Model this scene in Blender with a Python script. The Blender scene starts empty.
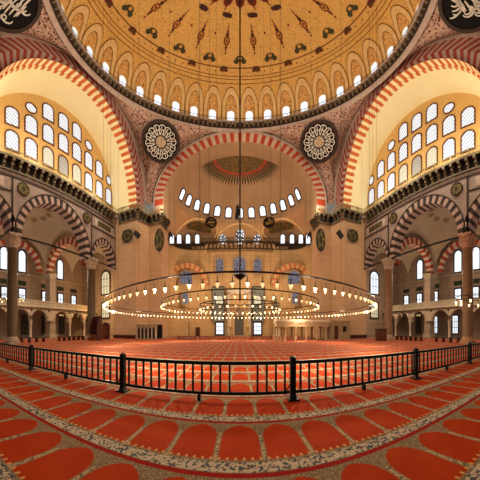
import bpy, math, random
from math import pi, sin, cos, tan, sqrt, atan2, radians
from mathutils import Vector as Vec
C = bpy.context.scene.collection
EYE = 0.85            # the lens stands this high above the carpet; heights below are given from the lens
random.seed(7)
UX = 1.0

# ------------------------------------------------------------------ materials
def lin(c):
    if isinstance(c, str):
        c = [int(c[i:i+2], 16)/255 for i in (0, 2, 4)]
    return tuple((v/12.92 if v <= .04045 else ((v+.055)/1.055)**2.4) for v in c)
def rgba(c): return (*lin(c), 1)

class S:
    """a node socket with arithmetic"""
    def __init__(s, nt, sock): s.nt = nt; s.k = sock
    def _m(s, op, *a):
        n = s.nt.nodes.new('ShaderNodeMath'); n.operation = op
        for i, v in enumerate((s,)+a):
            if isinstance(v, S): s.nt.links.new(v.k, n.inputs[i])
            else: n.inputs[i].default_value = v
        return S(s.nt, n.outputs[0])
    def __add__(s, o): return s._m('ADD', o)
    def __sub__(s, o): return s._m('SUBTRACT', o)
    def __mul__(s, o): return s._m('MULTIPLY', o)
    def __truediv__(s, o): return s._m('DIVIDE', o)
    def lt(s, o): return s._m('LESS_THAN', o)
    def gt(s, o): return s._m('GREATER_THAN', o)
    def abs(s): return s._m('ABSOLUTE')
    def frac(s): return s._m('FRACT')
    def max(s, o): return s._m('MAXIMUM', o)
    def min(s, o): return s._m('MINIMUM', o)
    def pow(s, o): return s._m('POWER', o)
    def inv(s): return (s*-1)+1.0
    def sin(s): return s._m('SINE')

class Mat:
    def __init__(s, name, rough=.7, metal=0.0):
        s.m = bpy.data.materials.new(name); s.m.use_nodes = True
        s.nt = s.m.node_tree; s.b = s.nt.nodes['Principled BSDF']
        s.b.inputs['Roughness'].default_value = rough
        s.b.inputs['Metallic'].default_value = metal
        s.b.inputs['Specular IOR Level'].default_value = .3
    def coord(s, kind='Object', scale=(1, 1, 1), rot=(0, 0, 0)):
        t = s.nt.nodes.new('ShaderNodeTexCoord'); mp = s.nt.nodes.new('ShaderNodeMapping')
        mp.inputs['Scale'].default_value = scale; mp.inputs['Rotation'].default_value = rot
        s.nt.links.new(t.outputs[kind], mp.inputs[0]); return mp.outputs[0]
    def xyz(s, v=None):
        n = s.nt.nodes.new('ShaderNodeSeparateXYZ'); s.nt.links.new(v or s.coord(), n.inputs[0])
        return [S(s.nt, o) for o in n.outputs]
    def noise(s, scale, detail=3, v=None, rough=.55):
        n = s.nt.nodes.new('ShaderNodeTexNoise'); n.inputs['Scale'].default_value = scale
        n.inputs['Detail'].default_value = detail; n.inputs['Roughness'].default_value = rough
        s.nt.links.new(v or s.coord(), n.inputs['Vector']); return S(s.nt, n.outputs[0])
    def voro(s, scale, feature='F1', v=None):
        n = s.nt.nodes.new('ShaderNodeTexVoronoi'); n.feature = feature; n.inputs['Scale'].default_value = scale
        s.nt.links.new(v or s.coord(), n.inputs['Vector']); return S(s.nt, n.outputs['Distance'])
    def mix(s, f, a, b):
        n = s.nt.nodes.new('ShaderNodeMix'); n.data_type = 'RGBA'
        for k, v in ((0, f), (6, a), (7, b)):
            if isinstance(v, S): s.nt.links.new(v.k, n.inputs[k])
            elif k == 0: n.inputs[0].default_value = v
            else: n.inputs[k].default_value = v if len(v) == 4 else rgba(v)
        return S(s.nt, n.outputs[2])
    def ramp(s, f, lo, hi):
        n = s.nt.nodes.new('ShaderNodeMapRange'); n.inputs[1].default_value = lo; n.inputs[2].default_value = hi
        s.nt.links.new(f.k, n.inputs[0]); return S(s.nt, n.outputs[0])
    def col(s, c):
        if isinstance(c, S): s.nt.links.new(c.k, s.b.inputs['Base Color'])
        else: s.b.inputs['Base Color'].default_value = rgba(c)
        return s
    def emit(s, c, st):
        if isinstance(c, S): s.nt.links.new(c.k, s.b.inputs['Emission Color'])
        else: s.b.inputs['Emission Color'].default_value = rgba(c)
        s.b.inputs['Emission Strength'].default_value = st; return s
    def bump(s, h, st=.3, d=.05):
        n = s.nt.nodes.new('ShaderNodeBump'); n.inputs['Strength'].default_value = st; n.inputs['Distance'].default_value = d
        s.nt.links.new(h.k, n.inputs['Height']); s.nt.links.new(n.outputs[0], s.b.inputs['Normal']); return s

MS = {}
def plain(name, c, c2=None, scale=1.5, rough=.7, metal=0, bump=0):
    m = Mat(name, rough, metal)
    n = m.noise(scale, 4)
    m.col(m.mix(m.ramp(n, .3, .7), c, c2 or c))
    if bump: m.bump(m.noise(scale*6, 3), bump, .03)
    MS[name] = m.m; return m.m
def speck(name, base, fig, scale, lo=.42, hi=.5, rough=.75, scale2=None):
    """arabesque: curling light figures on a darker ground"""
    m = Mat(name, rough)
    n = m.noise(scale, 2, rough=.4)
    w = (n*9.0)._m('SINE').abs()
    m.col(m.mix(m.ramp(w, lo, hi), base, fig)); MS[name] = m.m; return m.m

def blocks(name, c, c2, cm, sx=.5, rough=.75):
    """ashlar courses with fine joints, on x+y across and z up"""
    m = Mat(name, rough)
    x, y, z = m.xyz()
    co = m.nt.nodes.new('ShaderNodeCombineXYZ')
    m.nt.links.new((x+y).k, co.inputs[0]); m.nt.links.new(z.k, co.inputs[1])
    b = m.nt.nodes.new('ShaderNodeTexBrick'); b.inputs['Scale'].default_value = sx
    b.inputs['Color1'].default_value = rgba(c); b.inputs['Color2'].default_value = rgba(c2); b.inputs['Mortar'].default_value = rgba(cm)
    b.inputs['Mortar Size'].default_value = .008; b.inputs['Brick Width'].default_value = .9; b.inputs['Row Height'].default_value = .35
    m.nt.links.new(co.outputs[0], b.inputs['Vector'])
    n = m.noise(.35, 5)
    m.col(m.mix(m.ramp(n, .35, .75)*.45, S(m.nt, b.outputs[0]), cm))
    MS[name] = m.m; return m.m

blocks('pier_stone', 'c8a480', 'c29d78', 'ad8660')
blocks('wall_stone', 'a8917c', 'a08a76', '7c6656')
blocks('mihrab_stone', 'c9a474', 'c29c6c', 'a98258')
plain('screen_marble', 'a18e84', '85736a', .7)
plain('tribune_marble', '94795a', '866c4e', 2)
plain('pale_marble', 'cdbca8', 'b9a692', 2)
plain('gallery_stone', 'b8a890', 'a6967e', 1.2)
plain('plaster_cream', 'faf0c4', 'f3e6b2', .3, .8)
plain('tympanum_plaster', 'd9b271', 'cfa765', .5, .8)
plain('semidome_plaster', 'b2926f', 'a58563', .35, .85)
plain('vault_plaster', 'ab9b84', '998a74', .45, .85)
plain('drum_plaster', 'c39b70', 'b68e66', .4, .85)
plain('brick_red', 'b8492c', 'a53d24', 3)
plain('brick_faded', 'bd7048', 'ae623c', 3)
plain('brick_orange', 'd9753a', 'c9652e', 3)
plain('voussoir_pale', 'cbb49f', 'b9a08c', 3)
plain('voussoir_cream', 'e9cfa0', 'dcc08e', 3)
plain('voussoir_dark', '3a2b23', '2c201a', 3)
plain('voussoir_pink', 'b39a90', 'a08880', 3)
plain('voussoir_brown', '9a4026', '84331d', 3)
plain('aisle_red', 'a23e26', '8f3520', 3)
plain('moulding_grey', 'bba89c', 'a89488', 1.5)
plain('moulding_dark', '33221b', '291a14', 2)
plain('corbel_stone', '75664f', '5f523f', 2)
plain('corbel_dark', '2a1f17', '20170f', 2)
plain('rail_metal', '6f675a', '5c5548', 3, .5, .3)
plain('gilt', 'b3924f', '8c7038', 4, .45, .6)
plain('iron', '0d0b0a', '141110', 4, .45, .5)
plain('dark_iron', '241a14', '1b130e', 4, .6, .4)
plain('wood_dark', '4a1d10', '34130a', 3, .5)
plain('wood_mid', '6a3318', '54260f', 3, .5)
plain('granite_olive', '66553c', '524432', 4, .45)
plain('granite_rose', '8c6b4c', '785a42', 4, .45)
plain('capital_marble', 'b7a28c', '9a8672', 3)
plain('capital_rose', 'b98e70', 'a37a5e', 3)
plain('black_board', '0b0807', '100c0a', 2, .95)
plain('vault_spot', '8a7455', '7a6548', 4, .8)
plain('letter_white', 'e6e2d8', 'd2ccbe', 3, .6)
plain('letter_gold', 'b5964e', 'a5873f', 3, .5)
plain('green_board', '2d3524', '243020', 2)
plain('grey_tile', '5c5850', '4c4842', 3, .4)
plain('speaker_black', '14110f', '1d1916', 4, .6)
plain('paint_dark', '4b4a30', '39371f', 6, .8)
plain('paint_red', '7d2c14', '6a2210', 6, .8)
plain('paint_ochre', 'dba658', 'c8913f', 4, .8)
plain('frame_brown', '6d4429', '5c3820', 4)
plain('frame_dark', '3c2a20', '31211a', 4)
speck('arabesque_rose', '5c392c', 'c2a18e', 4.2, .45, .7)
speck('arabesque_niche', 'b47c3c', 'e0b26c', 4.5, .4, .7)
speck('rosette_tan', '6e5a44', 'bda68a', 6, .4, .6)
speck('rosette_green', '3b3626', '8a7a50', 5, .4, .6)
speck('medallion_dark', '2c2217', '7d6234', 5.5, .5, .7)
speck('tile_blue', '3d4654', '8a8a80', 6, .4, .6)

def gold_mat():
    m = Mat('dome_gold', .6)
    n = m.noise(1.6, 2, rough=.45); w = (n*16.0).sin().abs()
    a = m.mix(m.ramp(w, .0, .4).inv()*.7, 'e4b866', 'a57632')
    n2 = m.noise(.16, 3)
    m.col(m.mix(m.ramp(n2, .35, .7)*.35, a, 'd6a658')); MS['dome_gold'] = m.m
gold_mat()

def pane_mat(name, c, c2, st, dirn, sc, rot=(0, 0, 0)):
    """daylit leaded glass: bright panes crossed by fine lines"""
    m = Mat(name, .3)
    x, y, z = m.xyz()
    t = (x+y)*sc*dirn + z*sc*1.5
    ln = t.frac().lt(.3)
    cc = m.mix(ln, c, c2)
    m.col('808890'); m.emit(cc, st); MS[name] = m.m
pane_mat('glass_hatched', 'f4f5f8', '6f6f90', .97, 1, 1.9)
pane_mat('glass_bright', 'eef4fc', 'd8e6f6', 1.2, 1, 1.5)
pane_mat('glass_cream', 'e8d8b0', 'c9b27c', .8, -1, 3.2)
pane_mat('glass_dark', 'b09468', '5a3a22', .55, -1, 2.4)
def lattice_mat(name, c, c2, st, sc):
    m = Mat(name, .3); d = m.voro(sc, 'DISTANCE_TO_EDGE')
    m.col('404048'); m.emit(m.mix(d.gt(.16), c2, c), st); MS[name] = m.m
lattice_mat('glass_lattice', 'eef2f8', '17120e', 1.1, 2.6)
lattice_mat('glass_stained', '8f9cc4', '3d3434', .6, 4.5)
m = Mat('lamp_glass', .15); m.col('e8dcc0'); m.b.inputs['Alpha'].default_value = .75
m.emit('ffd9a0', .55); MS['lamp_glass'] = m.m
m = Mat('bulb_lit', .3); m.col('fff0d0'); m.emit('ffe2b0', 18); MS['bulb_lit'] = m.m
m = Mat('bulb_soft', .3); m.col('fff0d0'); m.emit('ffd08a', 2.0); MS['bulb_soft'] = m.m
m = Mat('door_light', .5); m.col('604020'); m.emit('e8a850', .6); MS['door_light'] = m.m

ROW0, ROWP, RUGW = 1.775, 1.127, .485
def carpet_mat():
    m = Mat('carpet', .95)
    m.b.inputs['Specular IOR Level'].default_value = .05
    x, y, z = m.xyz()
    v = (((y-(ROW0-.035))/ROWP).frac())*ROWP            # from the lower edge of the red band
    u = ((x/RUGW+.5).frac()-.5)*RUGW
    au = u.abs()
    hw = .212
    q = (au/hw).min(1.0)
    top = (q.pow(2.3).inv().max(0.0).pow(.5))*.34 + .72
    tip = (au*-12.0+1.0).max(0.0)*.022
    niche = au.lt(hw)*v.gt(.275)*v.lt(top+tip)
    band = v.lt(.065)
    floral = v.gt(.065)*v.lt(.245)
    # ground: speckled tan arabesque
    d1 = m.voro(42); n1 = m.noise(60, 2)
    tan_ = m.mix(m.ramp(d1, .25, .6), 'b09672', '84694a')
    tan_ = m.mix(n1.gt(.58)*.5, tan_, '5a4c3a')
    # floral band: cream with dark blue-green sprays
    n2 = m.noise(30, 4); d2 = m.voro(20)
    fl = m.mix(n2.gt(.53), 'cbb698', '4b5258')
    fl = m.mix(d2.lt(.2), fl, 'a14a2a')
    edge = (v-.155).abs().gt(.078)
    fl = m.mix(edge*.7, fl, '6c5440')
    # stiles between the niches: cream with sprays
    st = m.mix(n2.gt(.55), 'bfa27a', '5e5a50')
    stile = au.gt(.225)*v.gt(.245)*v.lt(.86)
    nr = m.noise(3.0, 4); nf = m.noise(220, 2)
    red = m.mix(m.ramp(nr, .3, .7), 'c2430f', 'b0340c')
    red = m.mix(m.ramp(nf, .35, .7)*.35, red, '8a1c0a')
    # small tulips along the sill of each niche
    tu = ((x/(RUGW/6)).frac()-.5).abs()*(RUGW/6)
    tul = ((tu*tu)+((v-.295)*.55).pow(2.0)).lt(.00022)
    c = m.mix(stile, tan_, st)
    c = m.mix(floral, c, fl)
    c = m.mix(niche, c, red)
    c = m.mix(tul, c, 'd8a064')
    c = m.mix(band, c, '9c1c0e')
    m.col(c); m.bump(nf, .25, .01); MS['carpet'] = m.m
carpet_mat()

# ------------------------------------------------------------------ mesh builder
class MB:
    def __init__(s): s.v = []; s.f = []; s.mi = []
    def add(s, vs, fs, m=0):
        o = len(s.v); s.v += [tuple(p) for p in vs]
        for f in fs: s.f.append([o+i for i in f]); s.mi.append(m)
    def quad(s, a, b, c, d, m=0): s.add([a, b, c, d], [(0, 1, 2, 3)], m)
    def poly(s, pts, m=0): s.add(pts, [tuple(range(len(pts)))], m)
    def box(s, c, d, m=0, rz=0, top=1.0):
        x, y, z = d[0]/2, d[1]/2, d[2]/2; cs, sn = cos(rz), sin(rz); vs = []
        for k, t in ((-z, 1.0), (z, top)):
            for a, b in ((-x, -y), (x, -y), (x, y), (-x, y)):
                a *= t; b *= t
                vs.append((c[0]+a*cs-b*sn, c[1]+a*sn+b*cs, c[2]+k))
        s.add(vs, [(3, 2, 1, 0), (4, 5, 6, 7), (0, 1, 5, 4), (1, 2, 6, 5), (2, 3, 7, 6), (3, 0, 4, 7)], m)
    def bar(s, p, q, r, m=0, n=6, r2=None):
        p = Vec(p); q = Vec(q); d = (q-p)
        if d.length < 1e-9: return
        d.normalize(); a = d.orthogonal().normalized(); b = d.cross(a); r2 = r if r2 is None else r2
        vs = []
        for c, rr in ((p, r), (q, r2)):
            for i in range(n):
                t = 2*pi*i/n; vs.append(c+a*(rr*cos(t))+b*(rr*sin(t)))
        fs = [(i, (i+1) % n, n+(i+1) % n, n+i) for i in range(n)]
        s.add(vs, fs+[tuple(range(n-1, -1, -1)), tuple(range(n, 2*n))], m)
    def lathe(s, prof, c=(0, 0, 0), n=24, m=0, a0=0, a1=2*pi):
        full = abs(a1-a0-2*pi) < 1e-6; k = n if full else n+1
        vs = [(c[0]+r*cos(a0+(a1-a0)*i/n), c[1]+r*sin(a0+(a1-a0)*i/n), c[2]+z) for r, z in prof for i in range(k)]
        fs = []
        for j in range(len(prof)-1):
            for i in range(n):
                i2 = (i+1) % k
                fs.append((j*k+i, j*k+i2, (j+1)*k+i2, (j+1)*k+i))
        s.add(vs, fs, m)
    def grid(s, fn, us, vs_, m=0, mf=None):
        nu, nv = len(us), len(vs_)
        o = len(s.v)
        s.v += [tuple(fn(u, v)) for v in vs_ for u in us]
        for j in range(nv-1):
            for i in range(nu-1):
                s.f.append([o+j*nu+i, o+j*nu+i+1, o+(j+1)*nu+i+1, o+(j+1)*nu+i])
                s.mi.append(mf(i, j) if mf else m)
    def ring(s, c, R, r, n=96, k=8, m=0, sz=1.0):
        vs = []
        for i in range(n):
            a = 2*pi*i/n
            for j in range(k):
                b = 2*pi*j/k; q = R+r*cos(b)
                vs.append((c[0]+q*cos(a), c[1]+q*sin(a), c[2]+r*sz*sin(b)))
        s.add(vs, [(i*k+j, ((i+1) % n)*k+j, ((i+1) % n)*k+(j+1) % k, i*k+(j+1) % k) for i in range(n) for j in range(k)], m)
    def loft(s, A, B, m=0, mf=None):
        n = len(A); s_o = len(s.v); s.v += [tuple(p) for p in A]+[tuple(p) for p in B]
        for i in range(n-1):
            s.f.append([s_o+i, s_o+i+1, s_o+n+i+1, s_o+n+i]); s.mi.append(mf(i) if mf else m)
    def build(s, name, mats, parent=None, smooth=False, loc=None):
        me = bpy.data.meshes.new(name)
        me.from_pydata(s.v, [], s.f)
        for k in ([mats] if isinstance(mats, str) else mats): me.materials.append(MS[k])
        for p, i in zip(me.polygons, s.mi): p.material_index = i; p.use_smooth = smooth
        me.validate(); me.update()
        o = bpy.data.objects.new(name, me); C.objects.link(o)
        if parent: o.parent = parent
        if loc: o.location = loc
        return o

def lsp(a, b, n): return [a+(b-a)*i/(n-1) for i in range(n)]
def tag(o, label, cat, group=None, kind=None):
    o['label'] = label; o['category'] = cat
    if group: o['group'] = group
    if kind: o['kind'] = kind
    return o
def struct(o): o['kind'] = 'structure'; return o
def thing(name, label, cat, loc=(0, 0, 0), rz=0, group=None):
    o = bpy.data.objects.new(name, None); C.objects.link(o); o.location = loc; o.rotation_euler = (0, 0, rz)
    o.empty_display_size = .2
    return tag(o, label, cat, group)
def copy_tree(o, parent=None):
    c = o.copy(); C.objects.link(c)
    if parent: c.parent = parent
    for ch in list(o.children): copy_tree(ch, c)
    return c
counter = {'trim': 0, 'window': 0, 'door': 0}
def nm(k): counter[k] += 1; return f'{k}_{counter[k]}'

# ------------------------------------------------------------------ camera (a stitched panorama: equirectangular, its own scale each way)
cd = bpy.data.cameras.new('camera'); cam = bpy.data.objects.new('camera', cd); C.objects.link(cam)
cam.location = (0, 0, 0); cam.rotation_euler = (pi/2, 0, 0)
cd.type = 'PANO'
FX, FY, YH = 212.0, 330.0, 329.0
tgt = cd.cycles if hasattr(cd, 'cycles') and hasattr(cd.cycles, 'panorama_type') else cd
tgt.panorama_type = 'EQUIRECTANGULAR'
tgt.longitude_min = -240/FX; tgt.longitude_max = 240/FX
tgt.latitude_min = -(480-YH)/FY; tgt.latitude_max = YH/FY
cd.clip_start = .05; cd.clip_end = 300
bpy.context.scene.camera = cam
bpy.context.scene.view_settings.view_transform = 'Standard'
bpy.context.scene.view_settings.look = 'None'

# points on known planes from sight lines of the survey photograph
def sight(px, py):
    th = (px-240)/FX; return th, tan((YH-py)/FY)
def on_y(px, py, Y):
    th, t = sight(px, py); d = Y/cos(th); return Vec((Y*tan(th), Y, t*d))
def on_x(px, py, X):
    th, t = sight(px, py); d = abs(X/sin(th)); return Vec((X, abs(X)/tan(abs(th)), t*d))

# ------------------------------------------------------------------ shared shapes
def ell(uc, a, z0, b, n, f0=0.0, f1=pi):
    return [(uc+a*cos(f), z0+b*sin(f)) for f in lsp(f0, f1, n)]

def voussoirs(mb, mp, ci, co, n, ms, sub=3, soff=0.0, lip=0.0, sms=None):
    """alternating wedge stones between an inner and an outer ellipse; the soffit repeats them to depth soff"""
    for i in range(n):
        fs = lsp(pi*i/n, pi*(i+1)/n, sub+1); m = ms[i % len(ms)]
        A = [(ci[0]+ci[1]*cos(f), ci[2]+ci[3]*sin(f)) for f in fs]
        B = [(co[0]+co[1]*cos(f), co[2]+co[3]*sin(f)) for f in fs]
        mb.loft([mp(*p, lip) for p in A], [mp(*p, lip) for p in B], m)
        if lip: mb.loft([mp(*p, lip) for p in B], [mp(*p, 0) for p in B], m)
        if soff: mb.loft([mp(*p, lip) for p in A], [mp(*p, -soff) for p in A], (sms or ms)[i % len(ms)])

def bandarch(mb, mp, ci, co, m=0, n=49, lip=.1, f0=0.0, f1=pi):
    A = ell(*ci, n, f0, f1); B = ell(*co, n, f0, f1)
    mb.loft([mp(*p, lip) for p in A], [mp(*p, lip) for p in B], m)
    mb.loft([mp(*p, 0) for p in A], [mp(*p, lip) for p in A], m)
    mb.loft([mp(*p, lip) for p in B], [mp(*p, 0) for p in B], m)

def cut_wall(mb, mp, u0, u1, zlo, zhi, holes, m=0, e=0.0, du=.25):
    us = set(lsp(u0, u1, max(2, int((u1-u0)/du)+1)))
    for uc, a, z0, b in holes:
        for f in lsp(0, pi, 37):
            q = uc+a*cos(f)
            if u0 <= q <= u1: us.add(q)
    us = sorted(us)
    def lo(u, side):
        z = zlo
        for uc, a, z0, b in holes:
            t = (u+side*1e-6-uc)/a
            if abs(t) < 1: z = max(z, z0+b*sqrt(max(0, 1-((u-uc)/a)**2)) if abs((u-uc)/a) < 1 else z0)
        return z
    for i in range(len(us)-1):
        if us[i+1]-us[i] < 1e-5: continue
        a, b = us[i], us[i+1]; za, zb = min(lo(a, 1), zhi), min(lo(b, -1), zhi)
        mb.quad(mp(a, za, e), mp(b, zb, e), mp(b, zhi if not callable(zhi) else zhi(b), e), mp(a, zhi if not callable(zhi) else zhi(a), e), m)

def outline(w, h, kind, n=12):
    """arched, oval or square-headed opening about its middle"""
    if kind == 'oval': return [(w/2*cos(t), h/2*sin(t)) for t in [2*pi*i/24 for i in range(24)]]
    if kind == 'rect': return [(-w/2, -h/2), (w/2, -h/2), (w/2, h/2), (-w/2, h/2)]
    r = min(w/2*.72, h/2)
    return [(-w/2, -h/2), (w/2, -h/2)] + [(w/2*cos(t), h/2-r+r*sin(t)) for t in lsp(0, pi, n)]

def window(mp, w, h, kind='arch', border=.14, frame='frame_brown', pane='glass_hatched', depth=.08, bars=None):
    """mp(u, v, e): u across, v up, e out of the wall toward the hall"""
    P = outline(w, h, kind); sx, sz = (w+2*border)/w, (h+2*border*.8)/h
    Q = [(u*sx, v*sz) for u, v in P]
    P2 = P+[P[0]]; Q2 = Q+[Q[0]]
    mb = MB()
    mb.loft([mp(u, v, depth) for u, v in P2], [mp(u, v, depth) for u, v in Q2])
    mb.loft([mp(u, v, depth) for u, v in Q2], [mp(u, v, 0) for u, v in Q2])
    mb.loft([mp(u, v, 0.01) for u, v in P2], [mp(u, v, depth) for u, v in P2])
    o = struct(mb.build(nm('window'), frame))
    g = MB(); g.poly([mp(u, v, .025) for u, v in P]); g.build('pane', pane, o)
    if bars:
        nb, mt = bars; b = MB()
        for i in range(1, nb+1):
            u = -w/2+w*i/(nb+1); b.bar(mp(u, -h/2, .06), mp(u, h/2*.8, .06), .035, n=4)
            v = -h/2+h*i/(nb+1); b.bar(mp(-w/2, v, .06), mp(w/2, v, .06), .03, n=4)
        b.build('grille', mt, o)
    return o

def ribbon(mb, pts, w, mp, e, m=0):
    """a reed-pen stroke: wide in the middle, tapering to its ends"""
    n = len(pts); L = []; R = []
    for i, p in enumerate(pts):
        a = pts[max(0, i-1)]; b = pts[min(n-1, i+1)]
        dx, dy = b[0]-a[0], b[1]-a[1]; l = math.hypot(dx, dy) or 1
        k = w*(.45+.55*sin(pi*(i+.5)/n))
        nx, ny = -dy/l*k/2, dx/l*k/2
        L.append(mp(p[0]+nx, p[1]+ny, e)); R.append(mp(p[0]-nx, p[1]-ny, e))
    mb.loft(L, R, m)
def arc(cx, cy, rx, ry, t0, t1, n=12): return [(cx+rx*cos(t), cy+ry*sin(t)) for t in lsp(radians(t0), radians(t1), n)]
def line(*p):
    out = []
    for a, b in zip(p[:-1], p[1:]): out += [(a[0]+(b[0]-a[0])*k/4, a[1]+(b[1]-a[1])*k/4) for k in range(4)]
    return out+[p[-1]]
ALLAH = [line((.62, .5), (.6, -.3)), line((.3, .62), (.3, -.25), (.05, -.32)), line((.02, .62), (.02, -.25), (-.25, -.32)),
         arc(-.4, -.12, .17, .22, -90, 270, 16), line((-.25, -.32), (-.6, -.36)), arc(.1, .45, .12, .1, 180, 360, 8), line((-.1, .75), (.25, .72))]
MUHAMMAD = [arc(.5, .05, .13, .13, 0, 360, 14), line((.37, .0), (.1, -.1), (-.05, .18), (.2, .28)), line((.1, -.1), (-.15, -.12)),
            arc(-.22, -.02, .1, .11, 0, 360, 12), line((-.3, -.12), (-.5, -.1), (-.52, .32)), line((-.5, -.1), (-.68, -.3)), arc(.1, -.35, .5, .2, 200, 340, 14), line((-.2, .6), (.4, .6))]
def script_strokes(seed, n=16):
    """interlaced bowls, uprights and loops of monumental script inside the unit disc"""
    r = random.Random(seed); out = []
    for i in range(n):
        a = r.uniform(0, 2*pi); q = .62*sqrt(r.random()); x, y = q*cos(a), q*sin(a); k = r.random()
        if k < .4: out.append(line((x, y+.3), (x-.03, y-.28)))
        elif k < .75: out.append(arc(x, y, r.uniform(.16, .3), r.uniform(.14, .24), r.uniform(170, 200), r.uniform(340, 400), 12))
        else: out.append(arc(x, y, .1, .1, 0, 360, 10))
    return [[p for p in s if math.hypot(*p) < .9] for s in out if sum(math.hypot(*p) < .9 for p in s) > 3]

def roundel(label, mp, rx, rz, board, rim, letters, strokes, w=.09, group=None, rimw=.12, center=None, square=None):
    t = thing('calligraphy_roundel', label, 'roundel', group=group)
    q = lambda u, v, e: mp(u*rx, v*rz, e)
    mb = MB(); cir = [(cos(2*pi*i/40), sin(2*pi*i/40)) for i in range(41)]
    mb.poly([q(u, v, .1) for u, v in cir[:-1]]); mb.loft([q(u, v, .1) for u, v in cir], [q(u, v, -.05) for u, v in cir])
    mb.build('board', board, t)
    mb = MB(); k = 1+rimw
    mb.loft([q(u, v, .1) for u, v in cir], [q(u, v, .16) for u, v in cir]); mb.loft([q(u, v, .16) for u, v in cir], [q(u*k, v*k, .14) for u, v in cir]); mb.loft([q(u*k, v*k, .14) for u, v in cir], [q(u*k, v*k, -.05) for u, v in cir])
    mb.build('rim', rim, t)
    if square:
        mb = MB(); sq = [(-1.18, -1.18), (1.18, -1.18), (1.18, 1.18), (-1.18, 1.18)]
        mb.poly([q(u, v, .03) for u, v in sq]); mb.build('backing', square, t)
    if strokes:
        mb = MB()
        for s in strokes: ribbon(mb, s, w, q, .125)
        mb.build('lettering', letters, t)
    if center:
        mb = MB(); mb.poly([q(u*.3, v*.3, .13) for u, v in cir[:-1]]); mb.build('rosette', center, t)
    return t

def rosette_strokes(n=14):
    out = []
    for k in range(n):
        a = 2*pi*k/n
        def R(p): return (p[0]*cos(a)-p[1]*sin(a), p[0]*sin(a)+p[1]*cos(a))
        out += [[R(p) for p in arc(.77, 0, .14, .17, -160, 160, 12)], [R(p) for p in line((.36, -.06), (.6, -.1), (.68, .06))],
                [R(p) for p in arc(.52, .1, .09, .06, 0, 300, 8)], [R(p) for p in line((.34, .05), (.86, .03))], [R(p) for p in arc(.62, -.02, .2, .2, 60, 170, 8)]]
    return out

# ================================================================== floor
FZ = -EYE
mb = MB(); mb.box((0, 20, FZ-.12), (66, 60, .2)); struct(mb.build('floor', 'wall_stone'))
mb = MB(); mb.grid(lambda x, y: (x, y, FZ+.004), lsp(-23.6, 23.6, 9), lsp(-2, 25.1, 7)); mb.grid(lambda x, y: (x, y, FZ+.004), lsp(-10.8, 10.8, 5), lsp(25.1, 36.5, 4))
tag(mb.build('prayer_carpet', 'carpet'), 'wall-to-wall red prayer carpet woven with rows of cream-edged niches', 'carpet')

# ================================================================== great dome
DC, DR, DZ, DB = 15.4, 12.5, 20.0, 8.4
def dome_pt(al, z, e=0.0):      # al from the axis toward the mihrab, e inward
    k = max(0, 1-((z-DZ)/DB)**2); r = DR*sqrt(k)-e
    return Vec((r*sin(al), DC+r*cos(al), z-e*.3))
def dome_rho(al, rho, e=0.0):
    z = DZ+DB*sqrt(max(0, 1-(rho/DR)**2)); nx, nz = rho/DR**2, (z-DZ)/DB**2; l = math.hypot(nx, nz)
    rho -= e*nx/l; z -= e*nz/l
    return Vec((rho*sin(al), DC+rho*cos(al), z))
mb = MB()
prof = [(DR*sqrt(1-((z-DZ)/DB)**2), z) for z in [DZ-.4, DZ+.1]+[DZ+DB*sin(t) for t in lsp(.05, pi/2-.004, 34)]]
mb.lathe(prof, (0, DC, 0), 128)
dm = struct(mb.build('ceiling', 'dome_gold', smooth=True))
# painted ornament of the dome
plain('dome_niche_line', '8f5a22', '7d4c1a', 2)
mb = MB()
def blot(al, rho, shapes, e=.05):
    """shapes: (du, dv, ru, rv, mat) ellipses laid on the dome; v runs toward the crown"""
    for j, (du, dv, ru, rv, m_) in enumerate(shapes):
        pts = []
        for i in range(14):
            t = 2*pi*i/14; v = dv+rv*sin(t); r2 = rho-v; pts.append(dome_rho(al+(du+ru*cos(t))/max(r2, .5), r2, e+.012*j))
        mb.poly(pts, m_)
for k in range(16):
    a = 2*pi*k/16
    blot(a, 8.9, [(0, .05, .5, .3, 0), (-.45, -.2, .28, .22, 0), (.45, -.2, .28, .22, 0), (0, .1, .2, .16, 2), (0, -.3, .22, .1, 2)])
    blot(a, 6.6, [(0, 0, .09, .14, 1)])
    a += pi/16
    blot(a, 9.75, [(0, 0, .45, .2, 0), (-.3, -.18, .2, .1, 1), (.3, -.18, .2, .1, 1), (0, .05, .22, .1, 1)])
    blot(a, 7.2, [(0, 0, .33, .48, 1), (0, 0, .2, .32, 2), (0, 0, .1, .18, 1), (0, .62, .16, .18, 3), (0, .95, .09, .25, 1), (0, 1.4, .04, .4, 1), (0, -.62, .13, .14, 1), (0, -.85, .07, .14, 3)])
    blot(a, 8.4, [(0, 0, .09, .1, 1)])
for k in range(12):
    a = 2*pi*(k+.5)/12
    blot(a, 4.55, [(0, 0, .38, .3, 3), (-.28, .05, .2, .25, 3), (.28, -.05, .2, .25, 3)])
for k in range(18):
    a = 2*pi*k/18
    blot(a, 2.95, [(0, 0, .4, .7, 1), (0, -.8, .06, .35, 1), (0, .05, .2, .36, 3)])
for zz, w_ in ((24.1, .03), (24.45, .025), (24.7, .025), (25.3, .04)):   # painted borders
    for i in range(128):
        a, b = 2*pi*i/128, 2*pi*(i+1)/128
        mb.quad(dome_pt(a, zz-w_, .05), dome_pt(b, zz-w_, .05), dome_pt(b, zz+w_, .05), dome_pt(a, zz+w_, .05), 4)
for i in range(64):
    blot(2*pi*i/64, DR*sqrt(1-((25.02-DZ)/DB)**2), [(0, 0, .08, .05, 1)])
mb.build('painted_ornament', ['paint_dark', 'paint_red', 'paint_ochre', 'wood_dark', 'dome_niche_line'], dm)
plain('dome_niche', 'e8ca90', 'dbb878', 2)
plain('dome_niche_line', '8f5a22', '7d4c1a', 2)
mbn = MB()
NW = 32
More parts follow.
